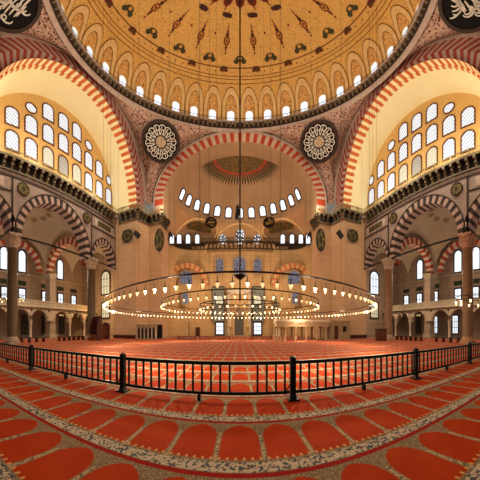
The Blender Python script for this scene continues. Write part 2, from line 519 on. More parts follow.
for k in range(NW):
    a0 = 2*pi*(k+.5)/NW
    mp = lambda u, z, e, a0=a0: dome_pt(a0+u/(DR*sqrt(max(.05, 1-((z-DZ)/DB)**2))), z, e)
    def band(a1, z1, a2, z2, e, m_, zb=20.1, zs=21.5):
        A = [(a1, zb)]+[(a1*cos(t), zs+(z1-zs)*sin(t)) for t in lsp(0, pi, 15)]+[(-a1, zb)]
        B = [(a2, zb)]+[(a2*cos(t), zs+(z2-zs)*sin(t)) for t in lsp(0, pi, 15)]+[(-a2, zb)]
        mbn.loft([mp(u, z, e) for u, z in A], [mp(u, z, e) for u, z in B], m_)
    band(1.13, 23.75, .72, 23.1, .10, 0); band(1.17, 23.85, 1.13, 23.75, .09, 1); band(.72, 23.1, .68, 23.03, .09, 1)
    band(.68, 23.03, .02, 21.6, .06, 2)
    if abs(((a0+pi) % (2*pi))-pi) < 2.2:
        wz = 20.7
        window(lambda u, v, e, mp=mp: mp(u, wz+v, e+.1), .92, 1.45, 'arch', .12, 'dome_niche', 'glass_bright', .1)
mbn.build('niche_frieze', ['dome_niche', 'dome_niche_line', 'arabesque_niche'], dm)
# cornice under the dome
mb = MB()
mb.lathe([(12.75, 19.0), (12.5, 19.12), (12.42, 19.3), (12.42, 19.3), (12.5, 19.33)], (0, DC, 0), 128, 0)
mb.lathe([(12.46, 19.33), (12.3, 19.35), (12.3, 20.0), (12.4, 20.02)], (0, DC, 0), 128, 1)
for i in range(128):
    a = 2*pi*i/128
    c = Vec((12.22*sin(a), DC+12.22*cos(a), 19.78))
    mb.box(c, (.34, .2, .36), 2, -a); mb.box(c+Vec((0, 0, -.27)), (.2, .16, .24), 2, -a)
mb.lathe([(12.5, 19.96), (12.0, 19.97), (12.0, 20.04), (12.5, 20.06)], (0, DC, 0), 128, 0)
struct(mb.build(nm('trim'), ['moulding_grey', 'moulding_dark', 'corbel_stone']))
t = thing('gallery_railing', 'thin metal railing circling the foot of the golden dome above the toothed cornice', 'railing', (0, DC, 20.05))
mb = MB(); mb.ring((0, 0, .3), 12.03, .03, 128, 6); mb.build('handrail', 'rail_metal', t)
mb = MB()
for i in range(160):
    a = 2*pi*i/160; mb.bar((12.03*sin(a), 12.03*cos(a), 0), (12.03*sin(a), 12.03*cos(a), .3), .018, n=4)
o = mb.build('baluster', 'rail_metal', t); o['kind'] = 'stuff'

# ================================================================== great arches and pendentives
SX, FY_ = 13.3, 27.9                        # planes of the side arches and of the front arch
SIDE_O = (15.0, 12.9, 12.5, 8.1); SIDE_I = (15.2, 9.9, 11.0, 8.0)
FR_O = (0, 12.1, 12.2, 6.95); FR_M = (0, 11.9, 12.2, 6.7); FR_I = (0, 10.6, 12.2, 5.6)
BAL = 10.7
def mix_e(a, b, t): return tuple(x+(y-x)*t for x, y in zip(a, b))
for s in (-1, 1):
    mp = lambda u, z, e, s=s: Vec((s*(SX-e), u, z))
    mb = MB()
    e0, e1 = (15.2, 9.75, 11.0, 7.85), (15.2, 9.9, 11.0, 7.97)
    e2, e3 = (15.1, 11.05, 11.5, 7.85), (15.0, 12.35, 12.4, 7.8)
    voussoirs(mb, mp, e0, e1, 80, (0, 1), soff=1.15, lip=-.8)          # innermost order, orange and cream
    for ea, eb, sk, la, lb in ((e1, e2, 1, -.8, 0), (e2, e3, -1, 0, 0)):  # two bands of slanted stones meeting in a chevron
        nn = 84; d = -pi/nn*1.7*sk
        for i in range(nn):
            fs = lsp(pi*i/nn, pi*(i+1)/nn, 3); m_ = (2, 3)[i % 2]
            clamp = lambda f: min(pi, max(0, f))
            A = [(ea[0]+ea[1]*cos(clamp(f-d/2)), ea[2]+ea[3]*sin(clamp(f-d/2))) for f in fs]
            B = [(eb[0]+eb[1]*cos(clamp(f+d/2)), eb[2]+eb[3]*sin(clamp(f+d/2))) for f in fs]
            mb.loft([mp(*p, la) for p in A], [mp(*p, lb) for p in B], m_)
    for sg in (-1, 1):                                                # legs down to the balcony
        zz = lsp(BAL, 12.7, 11)
        for i in range(10):
            for k, (ea, eb, la, lb) in enumerate(((e0, e1, -.8, -.8), (e1, e2, -.8, 0), (e2, e3, 0, 0))):
                if zz[i+1] > max(ea[2], eb[2])+.3: continue
                ua, ub = ea[0]+sg*ea[1], eb[0]+sg*eb[1]
                mb.quad(mp(ua, zz[i], la-.01), mp(ub, zz[i], lb-.01), mp(ub, zz[i+1], lb-.01), mp(ua, zz[i+1], la-.01), ((0, 1), (2, 3), (2, 3))[k][i % 2])
    bandarch(mb, mp, e3, SIDE_O, 4, lip=.12)
    bandarch(mb, mp, SIDE_O, (15.0, 13.05, 12.5, 8.25), 5, lip=.06)
    struct(mb.build(nm('trim'), ['brick_orange', 'plaster_cream', 'voussoir_brown', 'voussoir_pink', 'moulding_grey', 'moulding_dark', 'brick_red']))
    # cream soffit from the arch back to the window wall
    TY = (15.7, 9.5, 12.5, 6.1); TX = 17.3
    A = [(SX+1.13, *p) for p in ell(15.2, 9.75, 11.0, 7.85, 61)]; B = [(TX, *p) for p in ell(*TY, 61)]
    A = [(SX+1.13, A[0][1], BAL)]+A+[(SX+1.13, A[-1][1], BAL)]; B = [(TX, B[0][1], BAL)]+B+[(TX, B[-1][1], BAL)]
    mb = MB(); nrow = 7
    rows = [[Vec((s*(a[0]+(b[0]-a[0])*t), a[1]+(b[1]-a[1])*t, a[2]+(b[2]-a[2])*t)) for a, b in zip(A, B)] for t in lsp(0, 1, nrow)]
    for r0, r1 in zip(rows[:-1], rows[1:]): mb.loft(r0, r1)
    struct(mb.build('ceiling', 'plaster_cream', smooth=True))
    # window wall
    mb = MB(); mb.quad(*[Vec((s*TX, y, z)) for y, z in ((5.5, BAL-.4), (26, BAL-.4), (26, 19.4), (5.5, 19.4))])
    sd = 'left' if s < 0 else 'right'
    struct(mb.build('wall_'+sd, 'tympanum_plaster'))
    mw = lambda y, z, s=s: (lambda u, v, e: Vec((s*(TX-e), y+u, z+v)))
    for k in range(-4, 5):
        y = 15.7+2.12*k
        if abs(k) <= 1: window(mw(y, 16.95), 1.3, 1.6, border=.14)
        if abs(k) == 2: window(mw(y, 16.4), 1.15, .85, 'oval')
        if abs(k) == 4: window(mw(y, 14.35), 1.0, .85, 'oval')
        if abs(k) <= 3: window(mw(y, 14.77), 1.3, 1.6)
        window(mw(y, 12.62), 1.3, 1.6, pane='glass_dark' if k == 0 else ('glass_cream' if k in (1, -1) else 'glass_hatched'))
# front arch
mpf = lambda u, z, e: Vec((u, FY_-e, z))
mb = MB()
voussoirs(mb, mpf, FR_I, FR_M, 69, (0, 1), soff=.0)
bandarch(mb, mpf, FR_M, FR_O, 2, lip=.12); bandarch(mb, mpf, FR_O, (0, 12.25, 12.2, 7.1), 3, lip=.06)
for sg in (-1, 1):
    zz = lsp(BAL-.4, 12.2, 6)
    for i in range(5): mb.quad(mpf(sg*10.6, zz[i], 0), mpf(sg*11.9, zz[i], 0), mpf(sg*11.9, zz[i+1], 0), mpf(sg*10.6, zz[i+1], 0), i % 2)
    mb.quad(mpf(sg*11.9, zz[0], .1), mpf(sg*12.1, zz[0], .1), mpf(sg*12.1, 12.2, .1), mpf(sg*11.9, 12.2, .1), 2)
struct(mb.build(nm('trim'), ['brick_red', 'voussoir_pale', 'moulding_grey', 'moulding_dark']))
# pendentives
def pend(s, back, t, q):
    """q 0..1 from the side arch round to the cross arch, t 0..1 from the dome ring down"""
    al = q*pi/2
    top = Vec((s*12.55*cos(al), 12.55*sin(al), 19.2))
    if q <= .5:
        y0, y1 = SIDE_O[0], (27.9 if not back else 2.9); f = q/.5
        y = y0+(y1-y0)*sin(f*pi/2)**1.0
        u = min(1, abs(y-SIDE_O[0])/SIDE_O[1]); bot = Vec((s*SX, (y-DC)*(1 if not back else -1), SIDE_O[2]+SIDE_O[3]*sqrt(1-u*u)))
        if bot.z > 19.2: bot.z = 19.2+(bot.z-19.2)*1.0
    else:
        f = (1-q)/.5; X = (SX)*sin(f*pi/2)
        u = min(1, X/12.25); z = 12.2+7.1*sqrt(1-u*u); bot = Vec((s*X, 12.5, z))
    if q == .5: bot = Vec((s*SX, 12.5, 11.2))
    k = t**.8 if back else sin(pi/2*min(1, t/.75))**2
    p = Vec((top.x+(bot.x-top.x)*k, top.y+(bot.y-top.y)*k, top.z+(bot.z-top.z)*t))
    return Vec((p.x, DC+(p.y if not back else -p.y), p.z))
names = {(-1, 0): 'front left', (1, 0): 'front right', (-1, 1): 'rear left', (1, 1): 'rear right'}
for s in (-1, 1):
    for back in (0, 1):
        mb = MB(); mb.grid(lambda q, t: pend(s, back, t, q), lsp(0, 1, 41), lsp(0, 1, 25))
        struct(mb.build('ceiling', 'arabesque_rose', smooth=True))
        tc = .235 if not back else .33
        c = pend(s, back, tc, .5); du = (pend(s, back, tc, .53)-pend(s, back, tc, .47)).normalized(); dv = (pend(s, back, tc-.05, .5)-pend(s, back, tc+.05, .5)).normalized()
        nrm = du.cross(dv).normalized()
        if nrm.dot(Vec((0, DC, c.z))-c) < 0: nrm = -nrm
        if du.x*s > 0 and not back: pass
        if back: c = Vec((s*10.35, 5.1, 17.5)); nrm = Vec((-s*.6, .2, -.77)).normalized(); dv = (Vec((0, 0, 1))-nrm*nrm.z).normalized()
        right = dv.cross(nrm)       # letters read left to right for someone inside the hall
        mp = lambda u, v, e, c=c, r=right, dv=dv, n=nrm, o=(.42 if not back else .75): c+r*u+dv*v+n*(e+o)
        lab = {(-1, 0): 'round black medallion of radiating white script, pendentive left of the mihrab arch',
               (1, 0): 'round black medallion of radiating white script, pendentive right of the mihrab arch',
               (-1, 1): 'large black medallion with bold white script at upper left corner, cut by the picture edge',
               (1, 1): 'large black medallion with bold white script at upper right corner, cut by the picture edge'}[(s, back)]
        R = 2.15 if not back else 1.75
        roundel(lab, mp, R, R*.86, 'black_board', 'frame_dark', 'letter_white', rosette_strokes() if not back else script_strokes(11+s, 26), .045 if not back else .075, rimw=.16, center='rosette_tan' if not back else None)
# back arch of the dome bay lies behind the viewer; only its left and right haunches carry the rear pendentives

# ================================================================== semi-dome over the mihrab
AX, AY0, AB, AZ0, AH = 9.7, 31.0, 9.2, 13.2, 4.75
def semi(be, t, e=0.0):     # be from the axis, t 0 at the springing to 1 at the pole
    c, s_ = cos(t*pi/2), sin(t*pi/2)
    return Vec(((AX-e)*c*sin(be), AY0+(AB-e)*c*cos(be), AZ0+(AH-e*.6)*s_))
mb = MB(); mb.grid(lambda b, t: semi(b, t), lsp(-pi/2, pi/2, 65), lsp(0, .999, 25)); sm = struct(mb.build('ceiling', 'semidome_plaster', smooth=True))
# soffit of the front arch
mb = MB(); A = [Vec((u, FY_, z)) for u, z in ell(*FR_I, 61)]; B = [Vec((u, AY0, z)) for u, z in ell(0, AX, AZ0, AH, 61)]
mb.loft([A[0]-Vec((0, 0, 1.5))]+A+[A[-1]-Vec((0, 0, 1.5))], [B[0]-Vec((0, 0, 2.5))]+B+[B[-1]-Vec((0, 0, 2.5))]); struct(mb.build('ceiling', 'semidome_plaster', smooth=True))
# painted half medallion at its crown
mb = MB()
def semi_rho(be, r, e):
    t = math.acos(min(1, r))/(pi/2); return semi(be, t, e)
mb.grid(lambda b, r: semi_rho(b, r, .06), lsp(-pi/2, pi/2, 49), lsp(.0, .37, 8), 0)
mb.grid(lambda b, r: semi_rho(b, r, .08), lsp(-pi/2, pi/2, 49), [.37, .41], 1)
n = 35
for i in range(n):
    b0 = -pi/2+pi*(i+.5)/n; dw = pi/n*.36
    pts = [(b0-dw, .41), (b0+dw, .41), (b0+dw*.9, .53), (b0, .62), (b0-dw*.9, .53)]
    mb.poly([semi_rho(b, r, .07) for b, r in pts], 2)
    mb.poly([semi_rho(b, r, .09) for b, r in [(b0-dw*.4, .43), (b0+dw*.4, .43), (b0, .5)]], 1)
mb.build('painted_medallion', ['medallion_dark', 'brick_red', 'paint_dark'], sm)
for k in range(-6, 7):
    b0 = radians(13.4)*k; t0 = .19
    c = semi(b0, t0); du = Vec((cos(b0), -sin(b0), 0)); dv = (semi(b0, t0+.02)-semi(b0, t0-.02)).normalized(); nr = dv.cross(du).normalized()
    if nr.dot(Vec((0, 33, 12))-c) < 0: nr = -nr
    window(lambda u, v, e, c=c, du=du, dv=dv, nr=nr: c+du*u+dv*v+nr*(e+.04), 1.05, 1.35, 'arch', .16, 'frame_dark', 'glass_bright', .1)

# drum wall below: squarer toward the balcony
def lerp(a, b, t): return a+(b-a)*t
def apse(be, z, e=0.0):
    t = min(1, max(0, (z-10.3)/(AZ0-10.3))); t = t*t*(3-2*t)
    p = lerp(.4, 1.0, t); a = lerp(12.2, AX, t)-e; b = AB-e
    sb, cb = sin(be), cos(be)
    return Vec((a*math.copysign(abs(sb)**p, sb), AY0+b*max(0, cb)**p, z))
EX = (radians(42), radians(29), 10.3, 2.75)
mb = MB()
bes = sorted(set(lsp(-pi/2, pi/2, 61)+[s*(EX[0]+EX[1]*cos(f)) for s in (-1, 1) for f in lsp(0, pi, 33)]))
def zlo(b):
    u = (abs(b)-EX[0])/EX[1]
    return EX[2]+EX[3]*sqrt(max(0, 1-u*u)) if abs(u) < 1 else 9.6
zr = 12
mb.grid(lambda b, t: apse(b, lerp(zlo(b), AZ0, t)), bes, lsp(0, 1, zr)); drum = struct(mb.build('wall_front', 'drum_plaster', smooth=True))
for s in (-1, 1):
    rim = [apse(s*u, z) for u, z in ell(EX[0], EX[1], EX[2], EX[3], 41)]
    rim = [Vec((rim[0].x, rim[0].y, 9.6))]+rim+[Vec((rim[-1].x, rim[-1].y, 9.6))]
    c = (rim[0]+rim[-1])/2; nv = Vec((s*.62, .78, 0)); 
    mb = MB(); rows = []
    for ps in lsp(0, pi/2-.02, 12):
        rows.append([Vec((c.x+(p.x-c.x)*cos(ps), c.y+(p.y-c.y)*cos(ps), (c.z+.4)+(p.z-c.z-.4)*(cos(ps)*.5+.5) if p.z > c.z+.5 else p.z))+nv*(2.6*sin(ps)) for p in rim])
    for a, b in zip(rows[:-1], rows[1:]): mb.loft(a, b)
    back_rows = rows[-1]
    ex = struct(mb.build('ceiling', 'drum_plaster', smooth=True))
    mb = MB()
    mb.loft(rim, [p+(Vec((0, 33, p.z))-p).normalized()*.12 for p in rim]); o2 = [p+(p-Vec((c.x, c.y, 10.6))).normalized()*.28 for p in rim]
    mb.loft([p+(Vec((0, 33, p.z))-p).normalized()*.12 for p in rim], [p+(Vec((0, 33, p.z))-p).normalized()*.12 for p in o2]); mb.build('arch_band', 'dome_niche', ex)
    mb = MB()   # painted oval in the crown of the exedra
    ctr = rows[4][21]
    pts = [rows[3][12], rows[2][16], rows[2][21], rows[2][26], rows[3][30], rows[5][28], rows[6][24], rows[6][21], rows[6][18], rows[5][14]]
    mb.poly([p-nv*.25-Vec((0, 0, .1)) for p in pts]); mb.build('painted_oval', 'medallion_dark', ex)
    px0 = [171.8, 179.2, 188, 197.3]
    for i, px in enumerate(px0):
        p = on_y(px, 239, (35.3, 36.5, 37.6, 38.2)[i]); p.x *= -s if s > 0 else 1
        if s < 0: p.x = -abs(p.x)
        else: p.x = abs(p.x)
        f = Vec((-p.x, -p.y+4, 0)).normalized(); du = Vec((-f.y, f.x, 0))
        window(lambda u, v, e, p=p, du=du, f=f: p+du*u+Vec((0, 0, v))+f*e, .75, 1.15, 'arch', .14, 'frame_dark', 'glass_bright', .1)
# blind arch in the middle with its three lattice windows
mp = lambda u, z, e: apse(u/12.0, z)+Vec((0, -e, 0))
mb = MB(); bandarch(mb, lambda u, z, e: Vec((u, apse(u/16.0, z).y-e, z)), (0, 4.3, 10.4, 2.75), (0, 4.6, 10.4, 2.95), 0, lip=.15); struct(mb.build(nm('trim'), ['dome_niche']))
for u0, zc, w_, h_ in ((-3.3, 11.15, 1.3, 1.25), (0, 11.45, 1.6, 1.95), (3.3, 11.15, 1.3, 1.25)):
    yy = apse(0, zc).y-.35
    window(lambda u, v, e, u0=u0, zc=zc, yy=yy: Vec((u0+u, yy-e, zc+v)), w_, h_, 'arch', .1, 'drum_plaster', 'glass_lattice', .08)
for s, st, lb in ((-1, MUHAMMAD, 'small black roundel with gilt script on the apse, left of the three lattice windows'), (1, ALLAH, 'small black roundel with gilt script on the apse, right of the three lattice windows')):
    c = on_y(240+s*29.5, 224.5, 38.6); f = (Vec((0, 20, c.z))-c).normalized(); du = f.cross(Vec((0, 0, 1))).normalized()*-1
    du = Vec((-f.y, f.x, 0)).normalized(); 
    if du.x < 0: du = -du
    roundel(lb, lambda u, v, e, c=c, f=f, du=du: c+du*u+Vec((0, 0, v))+f*(e+.7), .95, .66, 'black_board', 'frame_dark', 'letter_gold', st, .12)

# ================================================================== piers
def prism(mb, poly, z0, z1, m=0):
    n = len(poly)
    for i in range(n):
        a, b = poly[i], poly[(i+1) % n]
        mb.quad((a[0], a[1], z0), (b[0], b[1], z0), (b[0], b[1], z1), (a[0], a[1], z1), m)
    mb.poly([(x, y, z1) for x, y in poly], m)
for s in (-1, 1):
    mb = MB()
    pl = [(-17.3, 25.5), (-13.5, 25.5), (-13.35, 26.1), (-13.05, 27.2), (-12.7, 27.9), (-11.05, 27.9), (-11.05, 31.2), (-12.4, 31.6), (-12.4, 33), (-18, 33)]
    pl = [(x*(-s), y) for x, y in pl]
    prism(mb, pl if s < 0 else pl[::-1], FZ, 10.7)
    o = struct(mb.build('wall_pier_left' if s < 0 else 'wall_pier_right', 'pier_stone'))
    mb = MB()
    for (xa, xb, y, zt) in ((15.9, 14.1, 25.44, 3.3),):     # shallow round-headed niche panel low on the pier
        bandarch(mb, lambda u, z, e, s=s, y=y: Vec((s*u, y-e, z)), (15.0, .62, 1.7, .75), (15.0, .72, 1.7, .85), 0, lip=.04)
    mb.build('niche_moulding', 'moulding_grey', o)
    mb = MB()
    for i in range(2):
        a, b = ((-13.62, 25.56), (-13.62, 25.56)) if i else ((-12.75, 27.8), (-12.75, 27.8))
        mb.bar((s*-a[0], a[1], FZ), (s*-a[0], a[1], 9.9), .1, n=8)
    mb.build('corner_moulding', 'pier_stone', o)
    mb = MB(); mb.box((s*15.4, 25.3, FZ+.16), (3.5, .25, .32)); struct(mb.build('baseboard_left' if s < 0 else 'baseboard_right', 'wood_dark'))

# ================================================================== side screens, aisles, galleries
WX = 17.0
HOLES = [(14.7, 4.5, 5.6, 3.2), (22.85, 2.3, 5.6, 1.9), (6.2, 2.95, 5.6, 2.3)]
OUT = [(14.7, 5.25, 5.6, 3.75), (22.85, 2.75, 5.6, 2.3), (6.2, 3.45, 5.6, 2.8)]
BAYS = [(9.5, 19.9), (20.1, 25.6), (3.0, 9.3)]
colroot = {}
def make_column(label, shaft, cap, s, y):
    t = thing('marble_column', label, 'column', (s*WX, y, FZ+.006))
    H = 5.6-FZ
    mb = MB(); mb.box((0, 0, .06), (1.18, 1.18, .12)); mb.lathe([(.57, .12), (.59, .16), (.57, .22), (.53, .25), (.53, .3), (.49, .42)], n=28); mb.build('base', cap, t)
    mb = MB(); mb.lathe([(.5, .4), (.5, 2), (.475, H-.95), (.53, H-.93), (.53, H-.85)], n=32); mb.build('shaft', shaft, t, True)
    mb = MB(); prof = [(.48, H-.86), (.54, H-.8), (.52, H-.72)]
    mb.lathe(prof, n=16)
    for j, (r0, r1, z0, z1) in enumerate(((.5, .58, H-.74, H-.52), (.57, .68, H-.52, H-.3), (.66, .78, H-.3, H-.1))):   # three tiers of stalactites
        for k in range(16):
            a = 2*pi*(k+.5*(j % 2))/16; d = 2*pi/32
            P = lambda r, a, z: (r*cos(a), r*sin(a), z)
            mb.add([P(r0, a-d, z0), P(r0, a+d, z0), P(r1, a+d, z1), P(r1, a-d, z1), P(r0*.93, a, z0-.03), P(r1*1.04, a, (z0+z1)/2)], [(0, 4, 5), (4, 1, 5), (1, 2, 5), (2, 3, 5), (3, 0, 5)])
        mb.lathe([(r0*.95, z0), (r1*.97, z1)], n=16)
    mb.box((0, 0, H-.05), (1.5, 1.35, .1)); mb.build('capital', cap, t)
    return t
for s in (-1, 1):
    sd = 'left' if s < 0 else 'right'
    make_column(f'tall near {sd} granite column with stalactite capital at the {sd} edge of the picture', 'granite_olive' if s < 0 else 'granite_rose', 'capital_marble' if s < 0 else 'capital_rose', s, 9.2)
    make_column(f'tall far {sd} granite column between the large arch and the small arch beside the pier, {sd} side', 'granite_olive' if s < 0 else 'granite_rose', 'capital_marble', s, 20.15)
    mp = lambda u, z, e, s=s: Vec((s*(WX-e), u, z))
    mb = MB()
    cut_wall(mb, mp, 2.8, 25.6, 5.6, 10.6, HOLES, 0, e=0.0); cut_wall(mb, mp, 2.8, 25.6, 5.6, 10.6, HOLES, 0, e=-1.1)
    struct(mb.build('wall_'+sd, 'screen_marble'))
    mb = MB()
    for ci, co, n in zip(HOLES, OUT, (37, 23, 27)):
        voussoirs(mb, mp, ci, co, n, (0, 1), soff=1.1, lip=.05)
        bandarch(mb, mp, co, (co[0], co[1]+.1, co[2], co[3]+.08), 2, lip=.09)
    struct(mb.build(nm('trim'), ['voussoir_pink', 'voussoir_dark', 'moulding_dark']))
    # thin dark mouldings framing the spandrels
    mb = MB()
    def strip(u0, z0, u1, z1, w=.07):
        d = Vec((0, u1-u0, z1-z0)).normalized(); n = Vec((0, -d.z, d.y))*w
        a, b = mp(u0, z0, .05), mp(u1, z1, .05); mb.quad(a-n, b-n, b+n, a+n)
    for u in (9.2, 20.15): strip(u, 5.7, u, 9.6, .1)
    strip(2.8, 9.62, 25.5, 9.62); strip(25.45, 5.6, 25.45, 9.6); strip(20.2, 8.55, 25.4, 8.55); strip(3, 8.55, 9.1, 8.55)
    struct(mb.build(nm('trim'), 'moulding_dark'))
    for u, z, lb in ((10.35, 8.95, f'small round green medallion beside the large {sd} arch, nearer the viewer'), (19.2, 8.95, f'small round green medallion beside the large {sd} arch, nearer the pier')):
        roundel(lb, lambda a, b, e, u=u, z=z, mp=mp: mp(u+a, z+b, e), .58, .42, 'green_board', 'frame_dark', 'gilt', rosette_strokes()[::2], .07, rimw=.12)
    for u, w_, lb in ((22.8, 2.0, f'dark oblong script panel above the small {sd} arch beside the pier'), (6.0, 2.4, f'dark green oblong script panel in the {sd} spandrel at the picture edge')):
        t = thing('calligraphy_plaque', lb, 'panel')
        mb = MB(); mb.quad(mp(u-w_, 8.75, .04), mp(u+w_, 8.75, .04), mp(u+w_, 9.42, .04), mp(u-w_, 9.42, .04)); mb.build('backing', 'moulding_grey', t)
        w2 = w_*.72
        mb = MB(); mb.quad(mp(u-w2, 8.85, .08), mp(u+w2, 8.85, .08), mp(u+w2, 9.32, .08), mp(u-w2, 9.32, .08)); mb.build('board', 'green_board', t)
        mb = MB(); r = random.Random(int(u*10))
        for k in range(11):
            q = u-w2*.9+k*w2*1.8/11
            for st in ((line((q, 8.95), (q, 9.25)),) if k % 2 else (arc(q+.05, 9.06, .12, .1, 180, 360, 8), arc(q, 9.18, .05, .05, 0, 360, 8))):
                ribbon(mb, st, .05, mp, .1)
        mb.build('lettering', 'gilt', t)
    t = thing('tie_rod', f'long dark iron tie rod across the large {sd} arch from capital to capital', 'rod', (s*(WX-.1), 9.9, 5.62))
    mb = MB(); mb.bar((0, 0, 0), (0, 9.6, 0), .07); mb.build('rod', 'dark_iron', t)
    t = thing('tie_rod', f'short dark iron tie rod across the small {sd} arch beside the pier', 'rod', (s*(WX-.1), 20.8, 5.62))
    mb = MB(); mb.bar((0, 0, 0), (0, 4.7, 0), .06); mb.build('rod', 'dark_iron', t)
    # aisle vaults
    XO = 26.0
    for (y0, y1) in BAYS:
        hy, hx = (y1-y0)/2, (XO-18.1)/2; yc, xc = (y0+y1)/2, (XO+18.1)/2
        B = 4.5 if hy > 4 else 3.3
        def sail(x, y): return 5.6+B*sqrt(max(.02, 1-.5*((x-xc)/hx)**2-.5*((y-yc)/hy)**2))
        mb = MB(); mb.grid(lambda x, y: (s*x, y, sail(x, y)), lsp(18.1, XO, 21), lsp(y0, y1, 25)); v = struct(mb.build('ceiling', 'vault_plaster', smooth=True))
        mb = MB()
        for i in range(10):
            a = 2*pi*i/10; x, y = xc+1.9*cos(a), yc+2.4*sin(a); p = Vec((s*x, y, sail(x, y)-.05))
            pts = [(s*(x+.35*cos(q)), y+.45*sin(q)) for q in lsp(0, 2*pi, 9)[:-1]]
            mb.poly([(qx, qy, sail(abs(qx), qy)-.04) for qx, qy in pts])
        mb.build('painted_spot', 'vault_spot', v)
        # wall arch on the outer side
        mo = lambda u, z, e, s=s: Vec((s*(XO-e), u, z))
        if y0 > 20: continue
        mb = MB(); voussoirs(mb, mo, (yc, hy*.74, 5.6, B*.5), (yc, hy*.74+.65, 5.6, B*.5+.5), 25 if hy > 4 else 15, (0, 1), soff=.5, lip=.06)
        struct(mb.build(nm('trim'), ['aisle_red', 'voussoir_pale']))
    # transverse striped arches between the bays
    for yt, lab in ((20.0, ''), (9.4, '')):
        mt = lambda u, z, e, s=s, yt=yt: Vec((s*u, yt-e, z))
        uc = 21.9; mb = MB()
        voussoirs(mb, mt, (uc, 3.3, 5.4, 2.3), (uc, 4.05, 5.4, 2.95), 25, (0, 1), soff=.8, lip=.1)
        voussoirs(mb, lambda u, z, e: mt(u, z, e-.8), (uc, 3.3, 5.4, 2.3), (uc, 4.05, 5.4, 2.95), 25, (0, 1))
        struct(mb.build(nm('trim'), ['aisle_red', 'voussoir_pale']))
    # outer wall of the aisle
    mb = MB(); mb.quad(*[Vec((s*28.5, y, z)) for y, z in ((1, FZ), (34, FZ), (34, 12), (1, 12))])
    mb.quad(*[Vec((s*x, 31.0, z)) for x, z in ((17, FZ), (29, FZ), (29, 12), (17, 12))])
    mb.quad(*[Vec((s*x, y, 10.6)) for x, y in ((17, 1), (29, 1), (29, 33), (17, 33))])
    struct(mb.build('wall_outer_'+sd, 'wall_stone'))
    # upper wall above gallery at the vault edge, with big arched windows and small square ones
    mo = lambda u, z, e, s=s: Vec((s*(28.4-e), u, z))
    for yc in (10.9, 14.0, 17.1, 25.0):
        window(lambda u, v, e, yc=yc: mo(yc+u, 6.9+v, e), 1.25, 2.2, 'arch', .16, 'frame_dark', 'glass_bright', .1)
    for yc in (10.9, 14.1, 17.1, 21.6, 25.1, 28.4):
        window(lambda u, v, e, yc=yc: mo(yc+u, 3.4+v, e), 1.1, 1.25, 'rect', .2, 'frame_dark', 'glass_bright', .1, bars=(1, 'frame_dark'))
        mb = MB(); mb.quad(mo(yc-.75, 4.4, .05), mo(yc+.75, 4.4, .05), mo(yc+.75, 4.85, .05), mo(yc-.75, 4.85, .05))
        tag(mb.build('tile_plaque', 'green_board'), f'dark oblong tile panel above a small square gallery window, {sd} outer wall', 'panel', f'tile panels of the {sd} gallery')
    # gallery: arcade, floor and pierced parapet
    GX = 24.6
    g = thing('gallery', f'stone gallery with pierced parapet over a low arcade along the {sd} aisle wall', 'gallery', (s*GX, 0, FZ))
    mg = lambda u, z, e, s=s: Vec((-s*e, u, z-FZ))
    ys = [7.9, 11.3, 14.7, 17.75, 22.0, 25.55, 28.9]
    holes = [(y, 1.45, .75, 1.0) for y in ys]
    mb = MB(); cut_wall(mb, mg, 4, 30.5, .75, 1.98, holes); cut_wall(mb, mg, 4, 30.5, .75, 1.98, holes, e=-.5); mb.build('arcade', 'gallery_stone', g)
    mb = MB()
    for h in holes:
        mb = MB(); voussoirs(mb, mg, h, (h[0], 1.72, .75, 1.22), 17, (0, 1), soff=.5, lip=.04); mb.build('arch_ring', ['gallery_stone', 'wall_stone'], g)
    mb = MB(); mb.box((s*1.6, 17.2, 1.98-FZ+.04), (4.0, 26.6, .12)); mb.build('deck', 'gallery_stone', g)
    mb = MB(); mb.box((0, 17.2, 2.58-FZ), (.16, 26.6, .08)); mb.box((0, 17.2, 2.12-FZ), (.14, 26.6, .08))
    for k in range(60):
        y = 4.2+k*.445
        for q in (-1, 1): mb.bar((0, y, 2.15-FZ), (0, y+.4*q, 2.56-FZ), .045, n=4)
    mb.quad(*[mg(y, z, -.03) for y, z in ((4, 2.1), (30.4, 2.1), (30.4, 2.58), (4, 2.58))]); mb.build('parapet', 'gallery_stone', g)
    for k, y in enumerate([(p+q)/2 for p, q in zip(ys[:-1], ys[1:])]):
        if abs(y-19.9) < .9: continue
        mb = MB(); mb.lathe([(.26, 0), (.26, .1), (.17, .16), (.15, 1.25), (.2, 1.3), (.27, 1.58)], (0, y, 0), 12); mb.build('column', 'pale_marble', g, True)
    for h in holes:
        mb = MB(); mb.poly([mg(h[0]+1.7+.16*cos(t), 1.72+.12*sin(t), .05) for t in lsp(0, 2*pi, 13)[:-1]]); mb.build('boss', 'moulding_dark', g)
    for yt in (20.4, 9.6):          # square piers that carry the striped transverse arches
        mb = MB(); mb.box((s*.8, yt, 3.0), (1.15, 1.1, 5.6)); o = mb.build('pier', 'wall_stone', g)
        mb = MB(); mb.box((s*.8, yt, .2), (1.5, 1.3, .4)); mb.build('base', 'gallery_stone', o)
        mb = MB()
        for k in range(3): mb.box((s*.8, yt, 5.85+k*.17), (1.2+k*.2, 1.15+k*.2, .18))
        mb.build('capital', 'gallery_stone', o)
    # arched window in the end wall, seen through the small arch
    window(lambda u, v, e, s=s: Vec((s*22.7+u, 30.9-e, 5.4+v)), 1.7, 2.6, 'arch', .2, 'frame_dark', 'glass_bright' if s > 0 else 'glass_cream', .1, bars=(2, 'frame_dark'))
    window(lambda u, v, e, s=s: Vec((s*22.7+u, 30.9-e, 2.2+v)), 1.5, 1.7, 'rect', .2, 'frame_dark', 'glass_cream', .1, bars=(3, 'frame_dark'))
